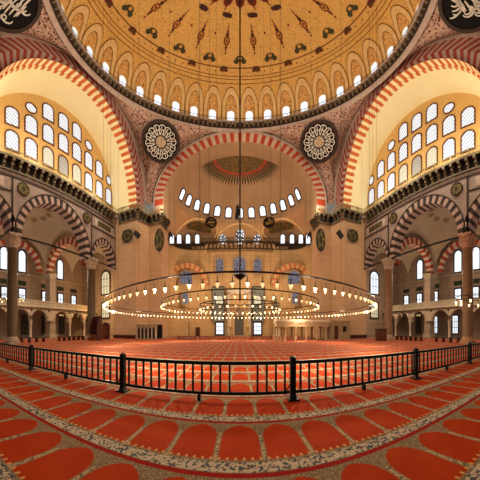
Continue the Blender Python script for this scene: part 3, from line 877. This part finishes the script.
    # ground-floor openings behind the arcade
    for k, y in enumerate((11.4, 17.6, 21.6, 25.4)):
        lit = s > 0 and k in (1, 2)
        window(lambda u, v, e, y=y: mo(y+u, .45+v, e), .95, 1.75, 'rect', .16, 'frame_dark', 'glass_bright' if lit else 'grey_tile', .1, bars=(2, 'dark_iron'))
    # soft inner wall hiding nothing: a cornice line at the vault springing
    mb = MB(); mb.box((s*28.2, 17, 5.5), (.4, 28, .16)); struct(mb.build(nm('trim'), 'gallery_stone'))
    # orange lattice glow inside the small arch by the pier
    mb = MB(); 
    # benches and stands along the aisle edge
    for (px, w_, lb) in (((9.9, 2.8, f'low dark wooden bench beside the near {sd} column'), (15.2, 4.0, f'long low dark wooden bench between the two {sd} columns'))):
        t = thing('low_bench', lb, 'bench', (s*(WX+.3), px+1.8, FZ))
        mb = MB(); mb.box((0, 0, .3), (.5, w_, .06)); mb.build('seat', 'wood_dark', t)
        for k in range(int(w_/.75)+1):
            mb = MB(); mb.box((0, -w_/2+.1+k*(w_-.2)/int(w_/.75), .14), (.42, .1, .28)); mb.build('leg', 'wood_mid', t)

# ================================================================== balcony on corbels round the hall
plain('apse_corbel', '4a3a28', '3b2e20', 3)
plain('lattice_bronze', 'a0906c', '877756', 4, .5, .1)
ap = [(apse(b, 10.2, .55).x, apse(b, 10.2, .55).y) for b in lsp(0, pi/2, 22)]
side_path = [(16.35, 2.2), (16.35, 24.85), (12.95, 24.85), (12.8, 25.8), (12.45, 27.2), (10.4, 27.25), (10.4, 30.6), (ap[-1][0]-.1, 31.2)]
half = side_path+ap[::-1][1:]
segs = [('left side wall', [(-x, y) for x, y in side_path[:2]]), ('left pier', [(-x, y) for x, y in side_path[1:8]]),
        ('apse above the mihrab', [(-x, y) for x, y in half[8:]]+[(x, y) for x, y in half[8:-1][::-1]]),
        ('right pier', side_path[1:8]), ('right side wall', side_path[:2])]
def walk(path, step):
    out = []
    for (ax, ay), (bx, by) in zip(path[:-1], path[1:]):
        L = math.hypot(bx-ax, by-ay); n = max(1, round(L/step))
        for k in range(n): out.append((ax+(bx-ax)*(k+.5)/n, ay+(by-ay)*(k+.5)/n, (bx-ax)/L, (by-ay)/L))
    return out
for nme, path in segs:
    sgn = 1 if path[0][0] > 0 or 'right' in nme else -1
    mb = MB()
    def off(path, d):          # toward the wall
        out = []
        for i, (x, y) in enumerate(path):
            a = path[max(0, i-1)]; b = path[min(len(path)-1, i+1)]
            tx, ty = b[0]-a[0], b[1]-a[1]; l = math.hypot(tx, ty); nx, ny = ty/l, -tx/l
            if 'right' not in nme: nx, ny = -nx, -ny
            out.append((x+nx*d, y+ny*d))
        return out
    inn = off(path, .9)
    Lp = lambda P, z: [Vec((x, y, z)) for x, y in P]
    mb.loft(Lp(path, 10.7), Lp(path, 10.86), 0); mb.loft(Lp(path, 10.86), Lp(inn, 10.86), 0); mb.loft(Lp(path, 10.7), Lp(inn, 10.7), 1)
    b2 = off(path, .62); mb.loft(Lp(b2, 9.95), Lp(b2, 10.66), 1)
    b3 = off(path, .45); mb.loft(Lp(b3, 9.93), Lp(b3, 10.05), 0)
    for x, y, tx, ty in walk(path, .82):
        nx, ny = (ty, -tx) if 'right' in nme else (-ty, tx)
        an = atan2(ty, tx)
        mb.box((x+nx*.3, y+ny*.3, 10.6), (.24, .6, .2), 2, an); mb.box((x+nx*.44, y+ny*.44, 10.4), (.22, .36, .26), 2, an); mb.box((x+nx*.52, y+ny*.52, 10.18), (.2, .2, .24), 2, an)
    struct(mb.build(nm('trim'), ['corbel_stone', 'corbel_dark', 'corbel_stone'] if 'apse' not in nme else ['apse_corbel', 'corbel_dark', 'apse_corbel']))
    t = thing('balcony_railing', f'pierced bronze-coloured balustrade on the corbelled balcony of the {nme}', 'railing', (path[0][0], path[0][1], 10.86))
    P = [Vec((x-path[0][0], y-path[0][1], 0)) for x, y in off(path, .08)]
    mb = MB()
    for a, b in zip(P[:-1], P[1:]): mb.bar(a+Vec((0, 0, .44)), b+Vec((0, 0, .44)), .035, n=5); mb.bar(a+Vec((0, 0, .05)), b+Vec((0, 0, .05)), .03, n=4)
    mb.build('handrail', 'lattice_bronze' if 'apse' not in nme else 'apse_corbel', t)
    mb = MB()
    for x, y, tx, ty in walk([(p.x, p.y) for p in P], .3):
        q = Vec((x, y, 0)); d = Vec((tx, ty, 0))*.15
        mb.bar(q-d, q+d+Vec((0, 0, .42)), .016, n=3); mb.bar(q+d, q-d+Vec((0, 0, .42)), .016, n=3)
    mb.build('lattice', 'lattice_bronze' if 'apse' not in nme else 'apse_corbel', t)
    mb = MB()
    for x, y, tx, ty in walk([(p.x, p.y) for p in P], 1.9): mb.box((x, y, .26), (.09, .09, .54))
    mb.build('post', 'lattice_bronze', t)['kind'] = 'stuff'

# roundels and loudspeakers on the piers
for s in (-1, 1):
    sd = 'left' if s < 0 else 'right'
    c = on_y(240+s*112.5, 236.0, 25.44)
    roundel(f'dark round medallion on a square panel, {sd} pier face below the balcony', lambda u, v, e, c=c: c+Vec((u, -e, v)), .78, .56, 'green_board', 'frame_dark', 'gilt', rosette_strokes()[::3], .05, square='wall_stone', rimw=.1)
    c = on_y(240+s*80.5, 240, 27.75)
    roundel(f'dark round medallion on the inner face of the {sd} pier next to the mihrab arch', lambda u, v, e, c=c: c+Vec((u, -e, v)), .62, 1.0, 'green_board', 'frame_dark', 'gilt', rosette_strokes()[::3], .05, rimw=.1)
    c = on_y(240+s*(103 if s < 0 else 100), 234.5, 25.0)
    t = thing('loudspeaker', f'slim black loudspeaker tilted on the {sd} pier beside its round medallion', 'speaker', c)
    k = 1 if s < 0 else 1
    mb = MB()
    d = Vec((.34*k, 0, -.26)); n_ = Vec((.2*k, 0, .17))
    A = [(-d-n_), (d-n_), (d+n_), (-d+n_)]
    mb.add([p+Vec((0, -.14, 0)) for p in A]+[p+Vec((0, .14, 0)) for p in A], [(0, 1, 2, 3), (7, 6, 5, 4), (0, 4, 5, 1), (1, 5, 6, 2), (2, 6, 7, 3), (3, 7, 4, 0)]); mb.build('cabinet', 'speaker_black', t)
    mb = MB(); mb.bar((0, .1, 0), (0, .5, 0), .04); mb.build('bracket', 'iron', t)

# ================================================================== mihrab wall
MY = 40.0
mb = MB()
low = [apse(b, 10.2) for b in lsp(-pi/2, pi/2, 61)]
mb.loft([Vec((p.x, p.y, FZ)) for p in low], [Vec((p.x, p.y, 10.4)) for p in low])
front = struct(mb.build('wall_front', 'mihrab_stone', smooth=False))
mm = lambda u, z, e: Vec((u, MY-.08-e, z))
# stained windows in the top row
for px, py, w_, h_, lb in ((219.6, 266, 1.35, 1.75, 0), (239.6, 265.5, 2.2, 2.1, 1), (257.8, 266, 1.35, 1.75, 0)):
    c = on_y(px, py, MY-.1); window(lambda u, v, e, c=c: c+Vec((u, -e-.06, v)), w_, h_, 'arch', .22, 'wall_stone', 'glass_stained', .12)
for px in (219.6, 257.5):
    c = on_y(px, 300, MY-.1); window(lambda u, v, e, c=c: c+Vec((u, -e-.16, v)), 1.35, 1.05, 'arch', .1, 'frame_dark', 'glass_cream', .1)
for px in (185.2, 219.8, 257.5):
    c = on_y(px, 328.5, MY-.1); c.y -= .3 if px < 200 else .12
    window(lambda u, v, e, c=c: c+Vec((u, -e, v)), 1.3, 1.35, 'rect', .28, 'frame_dark', 'glass_bright', .1, bars=(2, 'grey_tile'))
for s in (-1, 1):
    # grey tile panels flanking the mihrab
    t = thing('tile_plaque', f'tall grey patterned tile panel on the {"left" if s < 0 else "right"} of the mihrab niche', 'panel')
    x0, x1 = (-5.3, -2.95) if s < 0 else (2.3, 4.6)
    mb = MB(); mb.quad(*[mm(u, z, .05) for u, z in ((x0, 0.9), (x1, 0.9), (x1, 5.15), (x0, 5.15))]); mb.build('tiles', 'tile_blue', t)
    mb = MB()
    for a, b in (((x0, .9), (x0, 5.15)), ((x1, .9), (x1, 5.15)), ((x0, 5.15), (x1, 5.15))): mb.bar(mm(*a, .08), mm(*b, .08), .08, n=4)
    mb.build('border', 'frame_dark', t)
    # striped blind arch in the corner bay with its windows
    c = on_y(240+s*53, 281, 38.6)
    f = (Vec((0, 14, 0))-Vec((c.x, c.y, 0))).normalized(); du = Vec((-f.y, f.x, 0)); du = du if du.x > 0 else -du
    ma = lambda u, z, e, c=c, f=f, du=du: c+du*u+f*(e+.5)+Vec((0, 0, z-c.z))
    mb = MB(); voussoirs(mb, ma, (0, 3.0, c.z-.6, 2.1), (0, 4.0, c.z-.6, 2.75), 23, (0, 1), soff=.4, lip=.1); struct(mb.build(nm('trim'), ['brick_faded', 'mihrab_stone']))
    for py, w_, h_, pn in ((277.5, 2.2, 1.55, 'glass_stained'), (298, 1.0, 1.35, 'glass_stained')):
        q = on_y(240+s*(54 if py < 290 else 55), py, 38.2); window(lambda u, v, e, q=q, f=f, du=du: q+du*u+f*(e+.1)+Vec((0, 0, v)), w_, h_, 'arch', .18, 'wall_stone', pn, .1)
# mihrab: frame, stalactite hood, niche
t = thing('mihrab', 'tall marble prayer niche with stalactite hood in the middle of the far wall', 'niche', (-.15, MY-.1, FZ))
for x in (-1.95, 1.95): mb = MB(); mb.box((x, -.15, 2.6), (.5, .4, 5.2)); mb.build('jamb', 'pale_marble', t)
mb = MB(); mb.box((0, -.15, 5.35), (4.4, .4, .5)); mb.build('lintel', 'pale_marble', t)
mb = MB(); mb.grid(lambda a, z: (1.25*cos(a), -.1+.6*sin(a)*0-.02, z), lsp(pi, 0, 9), [0, 3.0]); 
mb.quad((-1.7, -.1, 0), (1.7, -.1, 0), (1.7, -.1, 5.1), (-1.7, -.1, 5.1)); mb.build('panel', 'mihrab_stone', t)
mb = MB(); mb.quad((-.85, -.14, .1), (.85, -.14, .1), (.85, -.14, 2.4), (-.85, -.14, 2.4)); mb.build('niche', 'grey_tile', t)
mb = MB()
for k in range(6):
    w_ = .95-.15*k
    for i in range(8-k):
        x = -w_+(i+.5)*2*w_/(8-k); mb.box((x, -.25+.0*k, 2.45+k*.2), (2*w_/(8-k)*.86, .26-.02*k, .17), top=1.25)
mb.build('stalactite_hood', 'wall_stone', t)
for k in range(5): mb = MB(); mb.box((-1.5+k*.75, -.38, 5.72), (.4, .12, .3), top=.3); mb.build('crest', 'gilt', t)
for s in (-1, 1):
    tt = thing('candlestick', f'tall bronze candlestick on the {"left" if s < 0 else "right"} of the prayer niche', 'candlestick', (-.15+s*1.6, MY-1.6, FZ))
    mb = MB(); mb.lathe([(.42, 0), (.4, .08), (.2, .25), (.12, .4), (.16, .6), (.1, .7), (.14, .95), (.28, 1.05), (.1, 1.1)], n=16); mb.build('stand', 'gilt', tt, True)
    mb = MB(); mb.lathe([(.11, 1.05), (.1, 2.1), (.02, 2.13)], n=12); mb.build('candle', 'voussoir_cream', tt)
    mb = MB()
# minbar: stair pulpit at the right of the niche
t = thing('minbar', 'slender marble stair pulpit with pointed cap standing right of the prayer niche', 'pulpit', (6.6, MY-3.2, FZ))
mb = MB(); mb.add([(-.4, 0, 0), (-.4, 2.2, 0), (-.4, 2.2, 2.3), (.4, 0, 0), (.4, 2.2, 0), (.4, 2.2, 2.3)], [(0, 1, 2), (5, 4, 3), (0, 3, 4, 1), (0, 2, 5, 3), (1, 4, 5, 2)]); mb.build('stair', 'pale_marble', t)
for x in (-.35, .35):
    for y in (1.55, 2.15): mb = MB(); mb.bar((x, y, 1.6), (x, y, 3.3), .05, n=6); mb.build('canopy_post', 'pale_marble', t)
mb = MB(); mb.lathe([(.58, 3.3), (.5, 3.45), (.3, 4.0), (.03, 4.9)], (0, 1.85, 0), 8); mb.build('cap', 'grey_tile', t)
# door and dark frames low on the mihrab wall
c = on_y(197.8, 332.5, 38.6)
d = nm('door'); mb = MB(); mb.box((c.x, c.y, c.z), (.85, .2, 1.3)); o = struct(mb.build(d, 'wood_mid')); mb = MB(); mb.box((c.x, c.y-.12, c.z), (.5, .06, .95)); mb.build('leaf', 'wood_dark', o)
c = on_y(161.5, 334, 28.6)
d = nm('door'); mb = MB(); mb.box((c.x, 27.95, (FZ+.42)/2), (.75, .16, 1.27)); o = struct(mb.build(d, 'wood_dark')); mb = MB(); mb.box((c.x, 27.85, (FZ+.36)/2), (.5, .06, 1.1)); mb.build('leaf', 'black_board', o)
# low dark wooden rails on the floor before the apse
for (xa, xb, y, lb) in ((-7.6, -5.3, 25.2, 'short low dark wooden rail on the carpet before the left corner of the apse'), (-5.1, -1.2, 25.8, 'low dark wooden rail on the carpet left of the aisle to the prayer niche'), (1.3, 3.9, 25.8, 'low dark wooden rail on the carpet right of the aisle to the prayer niche')):
    t = thing('low_rail', lb, 'rail', ((xa+xb)/2, y, FZ)); w_ = xb-xa
    mb = MB(); mb.box((0, 0, .27), (w_, .12, .06)); mb.box((0, 0, .05), (w_, .12, .05)); mb.build('rail', 'wood_mid', t)
    n = int(w_/.16)
    mb = MB()
    for k in range(n+1): mb.box((-w_/2+.05+k*(w_-.1)/n, 0, .15), (.05, .06, .2))
    mb.build('baluster', 'wood_dark', t)['kind'] = 'stuff'
    for sg in (-1, 1):
        mb = MB(); mb.box((sg*(w_/2-.05), 0, .17), (.1, .16, .34)); mb.build('post', 'wood_dark', t)

# ================================================================== furniture on the carpet
# muezzin's tribune before the right pier
t = thing('muezzin_tribune', 'low cream marble tribune on slender columns standing before the right pier', 'tribune', (0, 23.4, FZ))
x0, x1, TH = 4.05, 10.4, 1.4
mb = MB(); mb.box(((x0+x1)/2, .6, TH-.06), (x1-x0+.2, 2.2, .12)); mb.box(((x0+x1)/2, .6, TH-.25), (x1-x0, 2.0, .26)); mb.build('platform', 'tribune_marble', t)
mb = MB(); mb.box(((x0+x1)/2, -.42, TH+.07), (x1-x0+.1, .08, .16)); mb.box((x0, .6, TH+.07), (.08, 2.1, .16)); mb.build('parapet', 'capital_marble', t)
for k, px in enumerate((277, 284.2, 294.8, 305.5, 316, 325.2)):
    x = 23.4*tan((px-240)/FX)
    for y in (-.3, 1.5):
        mb = MB(); mb.lathe([(.17, 0), (.17, .07), (.115, .12), (.105, TH-.55), (.13, TH-.52), (.19, TH-.38)], (x*(1+y*.0), y, 0), 12); mb.build('column', 'tribune_marble', t, True)
t = thing('marble_booth', 'cream marble booth with dark doorway and small dark window beside the tribune', 'booth', (12.3, 23.6, FZ))
mb = MB(); mb.box((-.25, .5, .72), (2.7, 1.3, 1.44)); mb.box((-.25, .5, 1.47), (2.8, 1.4, .1)); mb.build('body', 'tribune_marble', t)
mb = MB(); mb.box((-.85, -.17, .58), (.5, .06, 1.05)); mb.build('door', 'wood_dark', t)
mb = MB(); mb.box((.3, -.17, .85), (.5, .06, .42)); mb.build('window', 'black_board', t)
# arcaded marble screen at the left pier
t = thing('marble_screen', 'low cream marble screen of narrow arched panels at the foot of the left pier', 'screen', (-11.8, 25.0, FZ))
mb = MB(); mb.box((0, 0, 1.12), (2.9, .3, .24)); mb.box((0, .1, .5), (2.8, .06, 1.0)); mb.build('panel', 'tribune_marble', t)
for k in range(6):
    mb = MB(); mb.box((-1.35+k*.54, -.06, .5), (.12, .26, 1.0)); mb.build('mullion', 'capital_marble', t)
for k in range(5):
    mb = MB(); mb.poly([(-1.08+k*.54+u, -.0, z) for u, z in [(-.2, .1), (.2, .1)]+[(.2*cos(f), .75+.18*sin(f)) for f in lsp(0, pi, 9)]])
    mb.build('recess', 'moulding_dark', t)
# preacher's chair by the far left column
t = thing('preacher_chair', 'dark wooden preacher chair with high sides and steps beside the far left column', 'chair', (-15.6, 19.3, FZ)); t.scale = (1.3, 1.1, 1.2)
mb = MB(); mb.box((0, 0, .62), (.85, .8, .08)); mb.build('seat', 'wood_dark', t)
for x in (-.4, .4):
    mb = MB(); mb.add([(x-.03, -.42, 0), (x-.03, .42, 0), (x-.03, .42, 1.55), (x-.03, -.05, 1.35), (x-.03, -.42, .85), (x+.03, -.42, 0), (x+.03, .42, 0), (x+.03, .42, 1.55), (x+.03, -.05, 1.35), (x+.03, -.42, .85)],
                      [(0, 1, 2, 3, 4), (9, 8, 7, 6, 5), (0, 4, 9, 5), (4, 3, 8, 9), (3, 2, 7, 8), (2, 1, 6, 7)]); mb.build('side_panel', 'wood_dark', t)
mb = MB(); mb.box((0, .4, .78), (.8, .05, 1.5)); mb.build('backrest', 'wood_dark', t)
for k in range(2):
    mb = MB(); mb.box((0, -.5-.2*k, .2-.1*k), (.7, .22, .4-.2*k)); mb.build('step', 'wood_mid', t)
t = thing('wooden_bookcase', 'brown wooden bookcase with rounded top between the far left column and the left pier', 'bookcase', (-16.4, 22.4, FZ))
mb = MB(); mb.box((0, 0, .62), (.9, .5, 1.24)); mb.lathe([(.45, -.25), (.45, .25)], (0, 0, 0), 2)
mb = MB(); pts = [(-.45, 0), (.45, 0)]+[(.45*cos(f), 1.1+.3*sin(f)) for f in lsp(0, pi, 13)]
n = len(pts); mb.add([(u, -.25, z) for u, z in pts]+[(u, .25, z) for u, z in pts], [tuple(range(n)), tuple(range(2*n-1, n-1, -1))]+[(i, n+i, n+(i+1) % n, (i+1) % n) for i in range(n)]); mb.build('cabinet', 'wood_dark', t)
for x in (-.21, .21):
    mb = MB(); mb.box((x, -.27, .62), (.36, .03, 1.0)); o = mb.build('door', 'wood_mid', t)
    mb = MB(); mb.box((x*.3, -.3, .62), (.03, .04, .1)); mb.build('handle', 'gilt', o)
t = thing('wooden_cabinet', 'dark red-brown wooden cabinet beside the far right column', 'cabinet', (14.6, 18.6, FZ))
mb = MB(); mb.box((0, 0, .42), (1.15, .6, .8)); mb.box((0, 0, .84), (1.25, .7, .06)); mb.build('carcass', 'wood_dark', t)
for x in (-.28, .28):
    mb = MB(); mb.box((x, -.31, .42), (.5, .03, .66)); o = mb.build('door', 'wood_mid', t)
    mb = MB(); mb.box((x*.3, -.34, .45), (.04, .04, .05)); mb.build('knob', 'gilt', o)

# ================================================================== chandeliers
def lamp_proto():
    """a glass cup in a dark holder with its bulb"""
    mb = MB(); mb.lathe([(.0, -.135), (.03, -.13), (.05, -.08), (.085, -.03), (.075, .0)], n=10); g = mb.build('lamp', 'lamp_glass', None, True)
    return g.data
def holder_mesh():
    mb = MB(); mb.lathe([(.078, -.005), (.08, .02), (.02, .03), (.012, .16)], n=8)
    o = mb.build('holder', 'dark_iron'); me = o.data; bpy.data.objects.remove(o); return me
def bulb_mesh(mat):
    mb = MB(); mb.lathe([(0, -.1), (.03, -.085), (.045, -.05), (.035, -.01), (0, .0)], n=8); o = mb.build('bulb', mat, None, True); me = o.data; bpy.data.objects.remove(o); return me
o = bpy.data.objects.new('tmp', lamp_proto()); LG = o.data; bpy.data.objects.remove(o)
for ob in [x for x in C.objects if x.name == 'lamp']: bpy.data.objects.remove(ob)
LH = holder_mesh(); BL = bulb_mesh('bulb_lit'); BS = bulb_mesh('bulb_soft')
def add_ob(name, me, parent, loc):
    o = bpy.data.objects.new(name, me); C.objects.link(o); o.parent = parent; o.location = loc; return o
def hoop(label, R, z, n, nw, wtop, lit, cy=DC, cx=0.0, spokes=0, drop=.2, scale=.78, r=.027, stuff_after=100):
    t = thing('ring_chandelier', label, 'chandelier', (cx, cy, z))
    mb = MB(); mb.ring((0, 0, 0), R, r, max(32, int(R*16)), 6, sz=.75); mb.build('hoop', 'dark_iron', t)
    if spokes:
        for k in range(spokes):
            a = 2*pi*k/spokes
            mb = MB(); mb.bar((0, 0, 0), (R*sin(a), R*cos(a), 0), .018, n=4); mb.build('spoke', 'dark_iron', t)
    for k in range(nw):
        a = 2*pi*(k+.5)/nw; mb = MB(); mb.bar((R*sin(a), R*cos(a), 0), (R*sin(a), R*cos(a), wtop-z), .006, n=3); mb.build('wire', 'dark_iron', t)
    order = sorted(range(n), key=lambda k: cos(2*pi*(k+.5)/n))       # nearest the viewer first
    mbs = MB(); ms_ = MB()
    for i, k in enumerate(order):
        a = 2*pi*(k+.5)/n; p = (R*sin(a), R*cos(a), -drop)
        on = lit(k)
        if i < stuff_after:
            l = add_ob('lamp', LG, t, p); l.scale = (scale,)*3
            add_ob('holder', LH, l, (0, 0, 0)); add_ob('bulb', BL if on else BS, l, (0, 0, 0))
        else:
            mbs.lathe([(.0, -.135), (.05, -.08), (.085, -.03), (.075, .0)], p, 8, 0); mbs.lathe([(0, -.1), (.045, -.05), (0, .0)], p, 6, 1 if on else 2); mbs.lathe([(.08, .02), (.012, .16)], p, 6, 3)
    if mbs.v: mbs.build('lamp', ['lamp_glass', 'bulb_lit', 'bulb_soft', 'dark_iron'], t, True)['kind'] = 'stuff'
    return t
dome_z = lambda R: DZ+DB*sqrt(max(0, 1-(R/DR)**2))
far_lit = lambda n, m_: (lambda k: (cos(2*pi*(k+.5)/n) > .2 and k % 2 == 0) or k % m_ == 1)
hoop('widest ring chandelier, a great dark hoop hung with glass oil lamps low under the dome', 9.25, 1.08, 132, 24, dome_z(9.25)-.1, far_lit(132, 4))
hoop('middle ring chandelier, hoop of glass lamps hanging inside the widest hoop', 5.6, 1.2, 76, 12, dome_z(5.6)-.1, far_lit(76, 3))
hoop('smallest ring chandelier, innermost hoop of glass lamps around the central cable', 2.9, 1.12, 36, 6, dome_z(2.9)-.1, far_lit(36, 3), spokes=6)
t = thing('chandelier_cable', 'thick dark cable falling from the crown of the dome to a small lens-shaped iron hub', 'cable', (0, DC, 1.2))
mb = MB(); mb.bar((0, 0, .1), (0, 0, DZ+DB-1.3), .055, n=6); mb.build('cable', 'dark_iron', t)
mb = MB(); mb.lathe([(.02, 1.1), (.3, 1.2), (.52, 1.3), (.3, 1.36), (.05, 1.42)], n=20); mb.build('hub', 'iron', t)
t = thing('loudspeaker', 'black loudspeaker cluster hung on the central cable in front of the apse windows', 'speaker', (-.2, DC-.25, 5.25)); t.scale = (.8, .8, .75)
mb = MB(); mb.add([(-.2, -.14, 0), (.12, -.14, 0), (.22, -.14, .5), (.1, -.14, .92), (-.06, -.14, .92), (-.2, .14, 0), (.12, .14, 0), (.22, .14, .5), (.1, .14, .92), (-.06, .14, .92)], [(0, 1, 2, 3, 4), (9, 8, 7, 6, 5), (0, 5, 6, 1), (1, 6, 7, 2), (2, 7, 8, 3), (3, 8, 9, 4), (4, 9, 5, 0)]); mb.build('cabinet', 'speaker_black', t)
mb = MB(); mb.bar((0, 0, .9), (.2, .2, 1.15), .02, n=4); mb.build('bracket', 'iron', t)
# small chandeliers of the aisles
hoop('small lit ring chandelier of bright bulbs hanging beside the near right column', 1.55, 1.6, 12, 4, 9.4, lambda k: True, cy=7.6, cx=15.2, spokes=4, scale=1.25, r=.025)
hoop('small ring chandelier of glass lamps hanging by the near left column', 1.3, 2.1, 12, 4, 9.4, lambda k: k % 4 == 0, cy=9.9, cx=-18.6, spokes=4, scale=1.0, r=.025)
hoop('small ring chandelier of unlit glass lamps in the left aisle before the gallery arches', 2.3, 1.55, 16, 4, 9.0, lambda k: False, cy=22.4, cx=-22.0, spokes=4, r=.025)
hoop('small ring chandelier of unlit glass lamps in the right aisle before the gallery arches', 2.3, 1.55, 16, 4, 9.0, lambda k: False, cy=22.4, cx=22.0, spokes=4, r=.025)

# ================================================================== fence across the carpet
FYY = 3.78
posts = [-5.69, -2.33, .96, 4.13, 7.14]
ends = [-8.95]+posts+[10.1]
def fence_post(x, lab):
    t = thing('fence_post', lab, 'post', (x, FYY, FZ), group=None)
    mb = MB(); mb.box((0, 0, .265), (.1, .1, .49)); mb.build('pole', 'iron', t)
    mb = MB(); mb.lathe([(.052, .5), (.058, .515), (.03, .53), (.0, .535)], n=10); mb.build('cap', 'iron', t)
    mb = MB(); mb.box((0, 0, .012), (.2, .24, .024)); mb.box((0, 0, .045), (.13, .13, .05), top=.75); mb.build('base', 'iron', t)
    for sx in (-1,):
        mb = MB(); mb.bar((sx*.04, 0, .2), (sx*.17, 0, .075), .011, n=6); mb.build('brace', 'iron', t)
    for zc in (.4, .12): mb = MB(); mb.box((0, -.055, zc), (.1, .012, .05)); mb.build('clamp', 'iron', t)
for x, lab in zip(posts, ('black iron fence post furthest left, second along from the left picture edge', 'black iron fence post left of centre, below the left pier', 'black iron fence post right of centre, below the tribune',
                          'black iron fence post below the right arcade, before the far right column', 'black iron fence post nearest the right picture edge')):
    fence_post(x, lab)
plabs = ['black iron fence panel at the left picture edge, cut off by it', 'black iron fence panel below the left gallery, between the two left posts', 'long black iron fence panel in the middle with one missing baluster',
         'black iron fence panel right of the middle, before the tribune', 'black iron fence panel before the right columns', 'black iron fence panel at the right picture edge, cut off by it']
for (xa, xb), lab in zip(zip(ends[:-1], ends[1:]), plabs):
    t = thing('fence_section', lab, 'fence', ((xa+xb)/2, FYY, FZ)); w_ = xb-xa-.13
    mb = MB(); mb.box((0, 0, .455), (w_, .036, .04)); mb.build('top_rail', 'iron', t)
    mb = MB(); mb.box((0, 0, .1), (w_, .036, .036)); mb.build('bottom_rail', 'iron', t)
    n = round((w_)/.166)
    for k in range(n):
        x = -w_/2+(k+.5)*w_/n
        if abs((xa+xb)/2+x-.06) < .09 and xa < 0 < xb: continue
        mb = MB(); mb.box((x, 0, .278), (.034, .03, .33)); mb.build('baluster', 'iron', t)
    mb = MB(); mb.box((-.05, 0, .045), (.05, .09, .09)); mb.build('foot', 'iron', t)

# ================================================================== light
def lamp(p, e, c=(1, .8, .56), r=.12):
    ld = bpy.data.lights.new('point_light', 'POINT'); ld.energy = e; ld.color = c; ld.shadow_soft_size = r
    o = bpy.data.objects.new('point_light', ld); C.objects.link(o); o.location = p
for s in (-1, 1):
    for y in (7, 11.5, 16, 20.5): lamp((s*15.2, y, 11.6), 230, (1, .92, .7))
    lamp((s*10.2, 26.9, 11.2), 150, (1, .9, .7))
    for y in (8, 14.7, 21): lamp((s*21.5, y, 3.5), 260, (1, .8, .58))
for k in range(12):
    a = 2*pi*(k+.5)/12
    lamp((9.2*sin(a), DC+9.2*cos(a), .7), 235)
for k in range(6):
    a = 2*pi*k/6
    lamp((8*sin(a), DC+8*cos(a), 14.5), 420, (1, .86, .64))  # added free-floating lights without fixtures, there only to brighten the dome
lamp((-21.5, 27.6, 3.2), 700, (1, .62, .26)); lamp((21.5, 27.6, 3.2), 260, (1, .75, .5))
for x in (-7, 0, 7): lamp((x, 36, 4.5), 400, (1, .78, .5))
lamp((0, 34, 10.8), 320, (1, .82, .6))
w = bpy.data.worlds.new('world'); bpy.context.scene.world = w; w.use_nodes = True
bg = w.node_tree.nodes['Background']; bg.inputs[0].default_value = (1, .9, .78, 1); bg.inputs[1].default_value = .2
# heights so far were measured from the lens: set the hall on its floor
for o in C.objects:
    if o.parent is None: o.location.z += EYE
